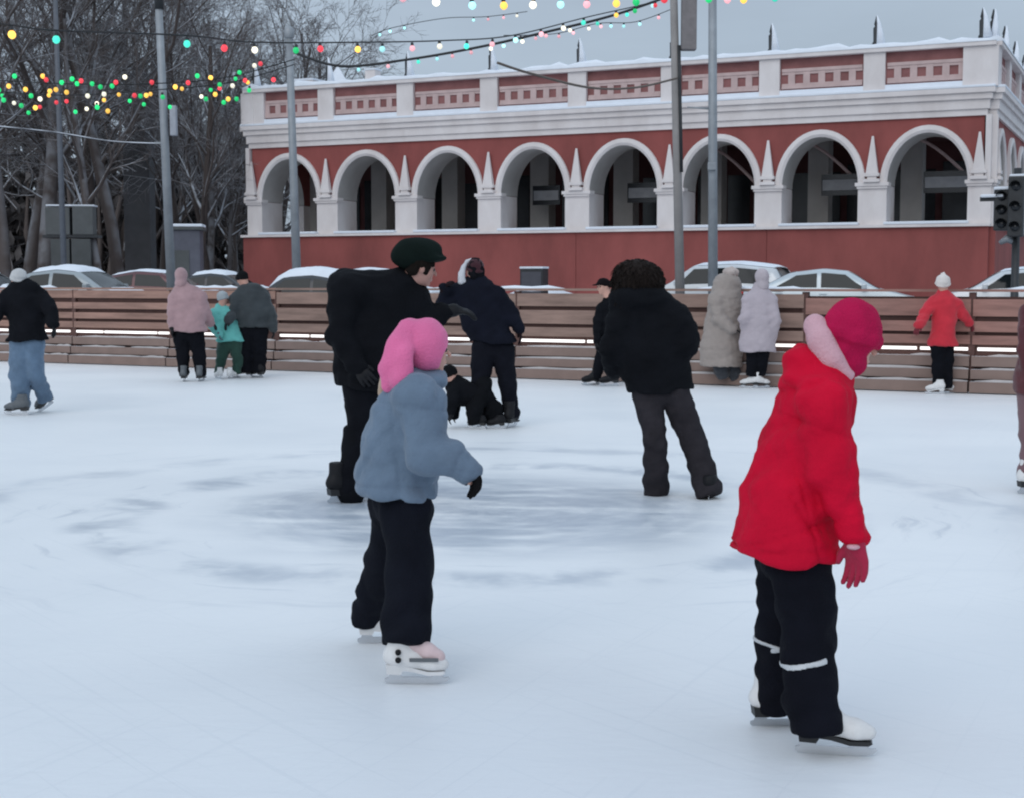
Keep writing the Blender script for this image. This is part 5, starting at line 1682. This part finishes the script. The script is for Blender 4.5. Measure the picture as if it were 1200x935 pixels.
# ------------------------------------------------------------------ big man in black with the dark green cap
YB = at_ground(436, 586)[1]
g1 = at_ground(404, 588); g2 = at_ground(470, 584)
cap_green = C("dark_green_felt", (0.010, 0.020, 0.017), var=.2)
def flat_cap(k, g, A, H):
    P, R = k.p, k.r
    o = union(.03, ell(P((490, 294, 0)), [R(28), .13, R(16)]), ell(P((478, 301, 0)), [R(20), .125, R(15)]), ell(P((508, 303, 0)), [R(16), .10, R(5)]))
    return wrinkle(o, .005, 24, 3)
man, km, md = person("big man in a black jacket and dark green cap, holding out his arm", YB, (at(430, 590, YB)[0], YB, 0),
    dict(c=(493, 314, 0), H=.25, f=(.90, .30, -.20), up=(.16, 0, 1), fine=True),
    [(462, 338, .02, 24), (444, 354, 0, 40), (436, 392, 0, 46), (430, 430, 0, 38), (430, 470, 0, 34)],
    [[(408, 343, -.14, 21), (399, 392, -.2, 17), (418, 428, -.26, 12)], [(478, 352, .05, 22), (503, 370, .08, 15), (532, 364, .10, 10)]],
    [[(426, 452, -.04, 26), (424, 505, -.06, 19), (411, 575, g1[1] - YB + .03, 19)], [(452, 452, .10, 28), (462, 510, .12, 22), (467, 575, g2[1] - YB + .03, 17)]],
    ((380, 452), (500, 452)), black_c, black_t, tq=1.3, jw=(.012, 11), k_j=.06, vox=.011, skin_m=mat("ruddy_skin", (.40, .21, .17), rough=.6, var=.1, scale=9),
    extra_j=[(408, 330, .0, 20, 15, .14), (468, 330, 0, 22, 14, .13)],
    gloves=[dict(arm=0, d=(.6, -.3, -.8), n=(0, .8, 0), L=.19), dict(arm=1, d=(1, .05, -.1), n=(0, .2, -1), L=.19, curl=.6)], glove_m=boot_black,
    hats=[("cap", flat_cap, cap_green), ("hair", longhair(.10, .95), C("dark_hair", (.018, .013, .011)))], tw=(.012, 12))
sd_obj("gaiter", wrinkle(both(chain([at(420, 504, YB - .07), at(415, 542, YB - .07), at(411, 574, g1[1] + .02)], [.108, .098, .11], k=.02), plane(at(418, 498, YB), (0, 0, 1)), .01), .006, 30, 3), .011, black_c, man, man.location)
add_skate(man, g1 + np.array([0.02, 0, .001]), rad(28), .30, boot_black, sole_black, .14)
add_skate(man, g2 + np.array([0, 0, .001]), rad(12), .30, boot_black, sole_black, .14)

# ------------------------------------------------------------------ man in navy seen from behind
YN = at_ground(580, 500)[1]
h1 = at_ground(561, 500); h2 = at_ground(600, 500)
white_c = C("off_white_knit", (.55, .55, .58), var=.1)
def white_hood(k, g, A, H):
    P, R = k.p, k.r
    return wrinkle(chain([P((554, 304, -.02)), P((547, 307, -.03)), P((543, 314, -.03)), P((541, 323, -.04)), P((541, 331, -.06))], [R(2), R(2.8), R(3.2), R(4), R(5)]), .004, 60, 3)
navy, kn, nd = person("man in a navy jacket with white scarf and dark red cap, seen from behind", YN, (at(580, 500, YN)[0], YN, 0),
    dict(c=(556, 317, 0), H=.235, f=(-.45, .85, 0)),
    [(557, 338, 0, 17), (558, 350, 0, 27), (566, 372, 0, 27), (575, 395, 0, 24), (580, 415, 0, 22)],
    [[(534, 346, -.02, 12), (521, 358, -.05, 9), (521, 340, -.15, 7)], [(582, 348, 0, 12), (599, 368, .0, 9), (608, 386, -.02, 6)]],
    [[(568, 408, 0, 15), (563, 448, -.03, 10.5), (561, 488, 0, 8.5)], [(587, 408, 0, 15), (595, 448, .0, 10.5), (600, 488, 0, 8.5)]],
    ((548, 402), (606, 400)), navy_c, C("ink_trousers", (0.011, 0.012, 0.020)), tq=1.5, vox=.013, jw=(.012, 10),
    gloves=[dict(arm=0, d=(.3, -.2, .6), n=(1, 0, 0), L=.15, curl=1.0, fat=1.3), dict(arm=1, d=(.25, 0, -1), n=(-1, 0, 0), L=.18)], glove_m=C("plum_knit", (.022, .012, .016)),
    hats=[("cap", beanie(0, .05, 1.02), C("dark_red_knit", (.045, .012, .018))), ("hair", longhair(.25, .95), C("black_hair", (.010, .010, .014))), ("scarf", white_hood, white_c)], eyes=False)
add_skate(navy, h1, rad(100), .29, boot_black, sole_black, .14)
add_skate(navy, h2, rad(70), .29, boot_black, sole_black, .14)

# ------------------------------------------------------------------ small child in black, stooping with hands towards the ice
YC = at_ground(570, 501)[1]
child, kc, cd = person("small child in black bending down to the ice beside the navy jacket man", YC, (at(552, 500, YC)[0], YC, 0),
    dict(c=(527, 440, 0), H=.19, f=(-.7, -.4, -.55), up=(-.5, 0, .8)),
    [(534, 452, 0, 11), (543, 460, 0, 15), (557, 464, 0, 14), (566, 465, 0, 13)],
    [[(533, 460, -.10, 8), (528, 474, -.12, 8), (527, 486, -.12, 6)], [(534, 460, .08, 8), (532, 474, .10, 7), (532, 484, .10, 6)]],
    [[(563, 466, -.06, 10), (556, 480, -.10, 10), (557, 494, -.06, 9)], [(569, 468, .06, 10), (578, 480, .02, 12), (578, 494, .02, 10)]],
    None, black_c, C("black_overall", (0.009, 0.010, 0.013)), tq=1.1, vox=.011, jw=(.010, 14), k_j=.03,
    gloves=[dict(arm=0, d=(-.1, -.1, -1), n=(1, 0, 0), L=.11), dict(arm=1, d=(-.1, 0, -1), n=(1, 0, 0), L=.11)], glove_m=boot_black,
    hats=[("hat", beanie(0, -.05, 1.1), C("black_hat", (.010, .010, .012)))], eyes=False)
add_skate(child, np.append(at_ground(559, 502)[:2], 0), rad(165), .20, boot_black, sole_black, .05)
add_skate(child, np.append(at_ground(581, 502)[:2], 0), rad(175), .20, boot_black, sole_black, .05)

# ------------------------------------------------------------------ leaning man in black, seen from behind
YL = at_ground(803, 581)[1]
l1 = at_ground(769, 579); l2 = at_ground(836, 584)
def loose_hair(k, g, A, H):
    P, R = k.p, k.r
    o = union(.05, ell(P((747, 328, -.01)), [R(29), .16, R(24)]), cap(P((733, 340, -.04)), P((728, 354, -.10)), R(15), R(8)), cap(P((762, 340, -.04)), P((769, 353, -.10)), R(15), R(8)), cap(P((742, 338, -.06)), P((741, 350, -.10)), R(16), R(9)), cap(P((754, 338, -.06)), P((756, 350, -.10)), R(16), R(9)))
    o = carve(o, ell(g(0, .62, -.12), np.array([.30, .36, .38]) * H, A), .02)
    return wrinkle(wrinkle(o, .004, 24, 3), .003, 120, 9, (1.6, 1.6, .3))
lean, kl, ld = person("dark haired skater in black jacket and charcoal trousers, leaning left", YL, (at(800, 582, YL)[0], YL, 0),
    dict(c=(747, 334, 0), H=.25, f=(-.35, .9, -.15), up=(-.12, .1, 1)),
    [(750, 354, 0, 27), (757, 380, 0, 39), (763, 407, 0, 46), (769, 436, 0, 41), (775, 470, 0, 34)],
    [[(731, 379, -.05, 19), (716, 408, -.06, 15), (722, 432, .12, 13)], [(790, 379, -.05, 19), (805, 402, -.10, 15), (790, 420, .14, 13)]],
    [[(759, 458, 0, 18), (766, 515, -.05, 14), (769, 577, l1[1] - YL + .0, 16)], [(789, 458, 0, 18), (812, 515, 0, 14.5), (832, 580, l2[1] - YL + .0, 15.5)]],
    ((735, 462), (812, 455)), black_c, mat("charcoal_trousers", (0.027, 0.024, 0.028), rough=.95, var=.3, scale=5, bump=.25, bscale=90, spec=.12), tq=1.5, jw=(.012, 10), k_j=.06, vox=.011,
    extra_j=[(750, 350, -.05, 34, 16, .16)],
    hats=[("hair", loose_hair, mat("dark_brown_hair", (.011, .0065, .005), rough=.8, var=.4, scale=40, stretch=(3, 3, .5), spec=.2))], eyes=True,
    gloves=[dict(arm=0, d=(.8, .5, -.2), n=(0, 0, 1), L=.19), dict(arm=1, d=(-.8, .5, -.2), n=(0, 0, 1), L=.19, side=-1)], glove_m=boot_black, tw=(.007, 11))
def strands(o, parent_loc, n, L, m, seed=1):
    r_ = random.Random(seed); mb_ = MB()
    vs = [v.co.copy() for v in o.data.vertices]; ns = [v.normal.copy() for v in o.data.vertices]
    for _ in range(n):
        i = r_.randrange(len(vs)); p = np.array(vs[i]); q = np.array(ns[i])
        if q[2] < -.6: continue
        fl = np.array([r_.gauss(0, .35), r_.gauss(0, .35), -1.0]); fl = fl - q * (fl @ q) * .85
        d1 = nrm(nrm(fl) + q * r_.uniform(.1, .5)); d2 = nrm(d1 + np.array([r_.gauss(0, .3), r_.gauss(0, .3), -.5]))
        l = L * r_.uniform(.5, 1.2)
        mb_.tube([p - q * .006, p + d1 * l * .5, p + d1 * l * .5 + d2 * l * .5], [.005, .004, .001], 3, cap=False)
    return mb_.build("loose_strands", m, o)
for ch in lean.children:
    if ch.name.startswith("hair"): strands(ch, None, 2400, .045, ch.data.materials[0], 4)
add_skate(lean, l1 + np.array([0, .06, 0]), rad(90), .28, boot_black, sole_black, .04)
add_skate(lean, l2 + np.array([-.02, .06, 0]), rad(80), .28, boot_black, sole_black, .04)

# ------------------------------------------------------------------ person half hidden behind the leaning man
YH = at_ground(705, 452)[1]
hid, kh, hd2 = person("dark clothed person with a dark cap and black skates, half hidden behind the leaning man", YH, (at(708, 452, YH)[0], YH, 0),
    dict(c=(707, 336, 0), H=.235, f=(-.8, -.5, -.1), up=(-.1, 0, 1)),
    [(714, 352, 0, 8), (716, 362, 0, 13), (716, 382, 0, 14), (714, 400, 0, 13), (713, 410, 0, 12)],
    [[(704, 363, -.05, 6), (700, 382, -.10, 5.5), (699, 400, -.15, 4.5)], [(727, 363, 0, 6), (733, 382, 0, 5), (730, 398, 0, 4)]],
    [[(709, 404, 0, 8), (702, 428, 0, 6), (698, 445, 0, 5)], [(719, 404, 0, 8), (718, 428, 0, 6), (717, 445, 0, 5)]],
    ((695, 408), (735, 408)), black_c, black_t, tq=1.4, vox=.014, gloves=[dict(arm=0, d=(-.1, 0, -1), n=(1, 0, 0), L=.18)], glove_m=boot_black,
    hats=[("cap", lambda k, g, A, H: union(.01, beanie(0, .05, 1.0)(k, g, A, H), ell(g(0, .52, .16), np.array([.26, .30, .05]) * H, A)), C("black_cap", (.012, .008, .010)))])
add_skate(hid, at_ground(693, 452), rad(195), .29, boot_black, sole_black, .12)
add_skate(hid, at_ground(714, 453), rad(190), .29, boot_black, sole_black, .12)

# ------------------------------------------------------------------ man in blue jeans at the left
YJ = at_ground(24, 485)[1]
jean, kj, jd = person("man in blue jeans, black jacket and pale beanie, stepping away at the left edge", YJ, (at(28, 485, YJ)[0], YJ, 0),
    dict(c=(22, 328, 0), H=.235, f=(-.5, .8, -.05)),
    [(27, 341, 0, 15), (29, 350, 0, 23), (31, 372, 0, 22), (32, 392, 0, 20), (33, 408, 0, 19)],
    [[(9, 350, 0, 9), (0, 366, -.1, 7), (-6, 376, -.25, 5.5)], [(48, 350, 0, 10), (59, 364, -.1, 8), (62, 380, -.2, 6)]],
    [[(25, 404, 0, 14), (24, 440, -.02, 11.5), (24, 478, 0, 9.5)], [(39, 404, 0, 14), (42, 438, .0, 11), (53, 468, .22, 8.5)]],
    ((5, 400), (60, 398)), C("black_down", (0.012, 0.013, 0.018)), C("blue_denim", (0.115, 0.175, 0.255), var=.22, bump=.3), tq=1.45, vox=.013, jw=(.012, 11),
    gloves=[dict(arm=0, d=(-.6, -.5, -.5), n=(0, 0, -1), L=.18), dict(arm=1, d=(.3, -.4, -.8), n=(-1, 0, 0), L=.18)], glove_m=boot_black,
    hats=[("beanie", beanie(0, .0, 1.03), C("pale_grey_knit", (.50, .50, .50), bump=.4))], eyes=False, tw=(.012, 12))
add_skate(jean, at_ground(20, 486), rad(172), .29, boot_grey, sole_black, .10)
add_skate(jean, at(57, 476, YJ + .28) - np.array([0.03, 0, .02]), rad(150), .29, boot_grey, sole_black, .10, pitch=rad(28))

# ------------------------------------------------------------------ dusty pink coat
YP = at_ground(226, 447)[1]
dp, kd, dd = person("person in a dusty pink hooded coat and black trousers, standing in front of the boards", YP, (at(222, 447, YP)[0], YP, 0),
    dict(c=(213, 324, 0), H=.23, f=(.2, .95, 0)),
    [(216, 340, 0, 10), (219, 350, 0, 18), (221, 368, 0, 19.5), (222, 385, 0, 20), (222, 400, 0, 19)],
    [[(205, 350, -.05, 7), (201, 368, -.08, 6), (202, 384, -.1, 5)], [(235, 350, -.05, 7), (241, 366, .1, 6), (246, 378, .25, 5)]],
    [[(213, 392, 0, 9.5), (215, 418, 0, 7.5), (216, 441, 0, 6.2)], [(230, 392, 0, 9.5), (233, 418, 0, 7.5), (236, 441, 0, 6.2)]],
    ((200, 389), (242, 388)), C("dusty_pink_fabric", (0.38, 0.245, 0.255)), black_t, tq=1.4, vox=.013, jw=(.012, 10), gloves=[dict(arm=0, d=(-.1, 0, -1), n=(1, 0, 0), L=.18), dict(arm=1, d=(.6, .4, -.5), n=(0, 0, -1), L=.18)], glove_m=boot_black,
    hats=[("hood", hood(1, .95), C("dusty_pink_hood", (0.38, 0.25, 0.26)))])
add_skate(dp, at_ground(216, 447), rad(95), .27, boot_grey, sole_black, .12)
add_skate(dp, at_ground(236, 447), rad(80), .27, boot_grey, sole_black, .12)

# ------------------------------------------------------------------ child in the turquoise jacket
YT = at_ground(264, 443.5)[1]
teal_c = C("turquoise_fabric", (0.13, 0.44, 0.40), bump=.2)
tk, kt, td = person("small child in a turquoise jacket beside the man in dark grey", YT, (at(266, 443, YT)[0], YT, 0),
    dict(c=(261, 350, 0), H=.20, f=(.45, .85, -.2), up=(-.15, 0, 1)),
    [(259, 362, 0, 7), (261, 370, 0, 12), (266, 386, 0, 13), (269, 398, 0, 14), (270, 408, 0, 13)],
    [[(252, 368, -.08, 6), (250, 382, -.12, 5.5), (256, 392, -.2, 4.5)], [(271, 368, .02, 6), (279, 374, .1, 5), (284, 372, .2, 4)]],
    [[(263, 403, 0, 8.5), (259, 424, 0, 6.5), (256, 438, 0, 5.5)], [(276, 403, 0, 8.5), (279, 424, .02, 6.5), (277, 438, .02, 5.5)]],
    ((250, 401), (286, 400)), teal_c, C("dark_green_trousers", (0.020, 0.055, 0.042)), tq=1.25, vox=.012, jw=(.010, 13), k_j=.03, gloves=[dict(arm=0, d=(.4, -.1, -1), n=(1, 0, 0), L=.13), dict(arm=1, d=(1, .3, .1), n=(0, 0, -1), L=.13)], glove_m=C("grey_knit_glove", (.10, .11, .14)),
    hats=[("hat", beanie(0, -.05, 1.1), C("ice_grey_knit", (.36, .40, .42)))], eyes=False)
add_skate(tk, at_ground(256, 444), rad(130), .21, boot_white, sole_white, .08)
add_skate(tk, at_ground(272, 444), rad(60), .21, boot_white, sole_white, .08)

# ------------------------------------------------------------------ man in dark grey beside the child
YD = at_ground(292, 443)[1]
dg, kdg, dgd = person("man in a dark grey jacket and black trousers stooping to the child in turquoise", YD, (at(295, 442, YD)[0], YD, 0),
    dict(c=(284, 327, 0), H=.23, f=(-.75, .4, -.3), up=(-.2, 0, 1)),
    [(289, 340, 0, 9), (293, 350, 0, 18), (296, 368, 0, 19), (298, 382, 0, 17), (298, 396, 0, 16)],
    [[(279, 351, -.05, 8), (272, 366, -.10, 6.5), (268, 376, -.25, 5)], [(308, 350, 0, 9), (317, 370, .02, 7), (320, 385, 0, 5)]],
    [[(291, 388, 0, 11), (289, 415, 0, 9), (290, 437, 0, 8)], [(303, 388, 0, 11), (304, 415, 0, 8.5), (302, 437, 0, 7.5)]],
    ((276, 385), (320, 383)), C("dark_grey_fabric", (0.040, 0.048, 0.053), var=.2), black_t, tq=1.4, vox=.013, jw=(.012, 11), gloves=[dict(arm=0, d=(-.5, -.3, -.8), n=(0, 0, -1), L=.18), dict(arm=1, d=(.15, 0, -1), n=(-1, 0, 0), L=.18)], glove_m=boot_black,
    hats=[("hat", beanie(0, .0, 1.0), C("black_wool_hat", (.012, .012, .014)))])
add_skate(dg, at_ground(284, 443), rad(180), .30, boot_black, sole_black, .12)
add_skate(dg, at_ground(300, 443), rad(150), .30, boot_black, sole_black, .12)

# ------------------------------------------------------------------ long beige coat
YE = at_ground(855, 452.5)[1]
be, kb_, bd = person("person in a long beige padded coat and fur hat, standing at the boards", YE, (at(850, 450, YE)[0], YE, 0),
    dict(c=(857, 324, 0), H=.225, f=(.85, -.1, -.05)),
    [(852, 336, 0, 11), (850, 350, 0, 18), (847, 380, 0, 22), (845, 410, 0, 24), (845, 432, 0, 25), (845, 450, 0, 24)],
    [[(838, 352, -.12, 8), (842, 374, -.22, 7.5), (858, 386, -.28, 6)], [(862, 350, .10, 8), (869, 370, .1, 7), (876, 384, .0, 5)]],
    [[(842, 415, -.03, 10), (845, 432, -.03, 9), (848, 444, -.03, 7)], [(855, 415, .05, 10), (858, 432, .05, 9), (862, 444, .05, 7)]],
    ((815, 429), (872, 430)), C("beige_down", (0.315, 0.27, 0.245), var=.08), C("dark_slate_trousers", (.05, .055, .065)), tq=1.15, vox=.013, jw=(.008, 10), quilt=.0,
    extra_j=[(852, 334, 0, 17, 14, .17)], gloves=[dict(arm=0, d=(1, -.1, -.3), n=(0, 0, -1), L=.17), dict(arm=1, d=(.7, -.2, -.7), n=(-.6, 0, -.6), L=.17)], glove_m=boot_black,
    hats=[("fur_hat", lambda k, g, A, H: wrinkle(union(.02, ell(g(0, -.04, .26), np.array([.46, .52, .34]) * H, A), ell(g(0, -.10, .05), np.array([.44, .42, .25]) * H, A)), .010, 60, 3), C("pale_fur", (.46, .39, .36), bump=.7, bscale=60))])
add_skate(be, at_ground(850, 450), rad(0), .28, boot_grey, sole_black, .12)
add_skate(be, at_ground(864, 449), rad(10), .28, boot_grey, sole_black, .12)

# ------------------------------------------------------------------ pale lilac coat
YF = at_ground(886, 455)[1]
li, kli, lid = person("person in a pale lilac hooded coat, black trousers and white skates, at the boards", YF, (at(886, 455, YF)[0], YF, 0),
    dict(c=(892, 326, 0), H=.225, f=(-.5, .8, 0)),
    [(891, 340, 0, 10), (890, 352, 0, 16), (889, 376, 0, 19), (888, 400, 0, 21), (888, 420, 0, 21)],
    [[(877, 353, -.06, 7.5), (872, 374, -.12, 7), (876, 390, .05, 5)], [(903, 353, -.05, 7.5), (908, 374, -.08, 7), (906, 392, -.05, 5)]],
    [[(882, 405, 0, 10), (882, 425, 0, 8), (881, 441, 0, 7)], [(893, 405, 0, 10), (892, 425, 0, 8), (891, 441, 0, 7)]],
    ((862, 412), (914, 413)), C("pale_lilac_fabric", (0.43, 0.375, 0.405), var=.08), black_t, tq=1.25, vox=.013, jw=(.011, 10), gloves=[dict(arm=0, d=(.2, .3, -1), n=(1, 0, 0), L=.17), dict(arm=1, d=(-.1, 0, -1), n=(-1, 0, 0), L=.17)], glove_m=boot_black,
    hats=[("hood", hood(1, .98), C("pale_lilac_hood", (0.45, 0.395, 0.42)))])
add_skate(li, at_ground(878, 455), rad(160), .26, boot_white, sole_black, .11)
add_skate(li, at_ground(892, 455), rad(20), .26, boot_white, sole_black, .11)

# ------------------------------------------------------------------ small skater in red at the far boards
YS = at_ground(1104, 461.5)[1]
sr, ksr, srd = person("small skater in a red jacket and white hat with arms spread, at the far boards", YS, (at(1104, 462, YS)[0], YS, 0),
    dict(c=(1105, 333, 0), H=.22, f=(.2, .9, 0)),
    [(1106, 347, 0, 9), (1107, 356, 0, 15), (1106, 376, 0, 14), (1105, 394, 0, 13), (1105, 408, 0, 12)],
    [[(1094, 356, 0, 7.5), (1084, 368, -.05, 6.5), (1077, 382, -.2, 5)], [(1119, 356, 0, 7.5), (1128, 367, .03, 6.5), (1135, 378, .1, 5)]],
    [[(1100, 404, 0, 9.5), (1100, 430, 0, 8), (1100, 455, 0, 7)], [(1109, 404, .04, 9.5), (1109, 430, .04, 8), (1109, 455, .05, 7)]],
    ((1090, 406), (1122, 405)), C("scarlet_fabric", (0.52, 0.028, 0.045)), black_t, tq=1.3, vox=.012, jw=(.009, 12), k_j=.03, gloves=[dict(arm=0, d=(-.5, -.4, -.7), n=(0, 0, -1), L=.16), dict(arm=1, d=(.6, .2, -.7), n=(0, 0, -1), L=.16)], glove_m=C("wine_glove", (.16, .02, .03)),
    hats=[("hat", beanie(.14, -.04, 1.16), C("white_knit", (.68, .63, .60), bump=.5))], eyes=False)
add_skate(sr, at_ground(1096, 462), rad(165), .25, boot_white, sole_white, .08)
add_skate(sr, at_ground(1110, 461), rad(15), .25, boot_white, sole_white, .08)

# ------------------------------------------------------------------ person just entering at the right edge
YX = at_ground(1222, 577)[1]
ed, ked, edd = person("person in a wine red coat only just entering at the right edge", YX, (at(1222, 578, YX)[0], YX, 0),
    dict(c=(1228, 322, 0), H=.235, f=(.9, .2, 0)),
    [(1228, 350, 0, 18), (1228, 368, 0, 30), (1228, 400, 0, 32), (1228, 440, 0, 33), (1228, 480, 0, 33)],
    [[(1212, 372, -.1, 16), (1208, 410, -.15, 13), (1210, 442, -.15, 10)], [(1244, 372, .1, 16), (1250, 410, .15, 13), (1254, 440, .15, 10)]],
    [[(1216, 450, -.05, 22), (1212, 510, -.05, 18), (1209, 568, -.03, 15)], [(1240, 450, .05, 22), (1244, 510, .05, 18), (1248, 568, .05, 15)]],
    ((1190, 462), (1265, 462)), C("wine_red_fabric", (.10, .025, .03)), C("mauve_trousers", (.18, .10, .11)), tq=1.2, vox=.013,
    gloves=[dict(arm=0, d=(0, 0, -1), n=(1, 0, 0), L=.18)], glove_m=boot_black, hats=[("hat", beanie(), C("wine_hat", (.10, .02, .03)))])
add_skate(ed, at_ground(1214, 578), rad(5), .28, boot_white, sole_black, .12)
add_skate(ed, at_ground(1250, 576), rad(5), .28, boot_white, sole_black, .12)
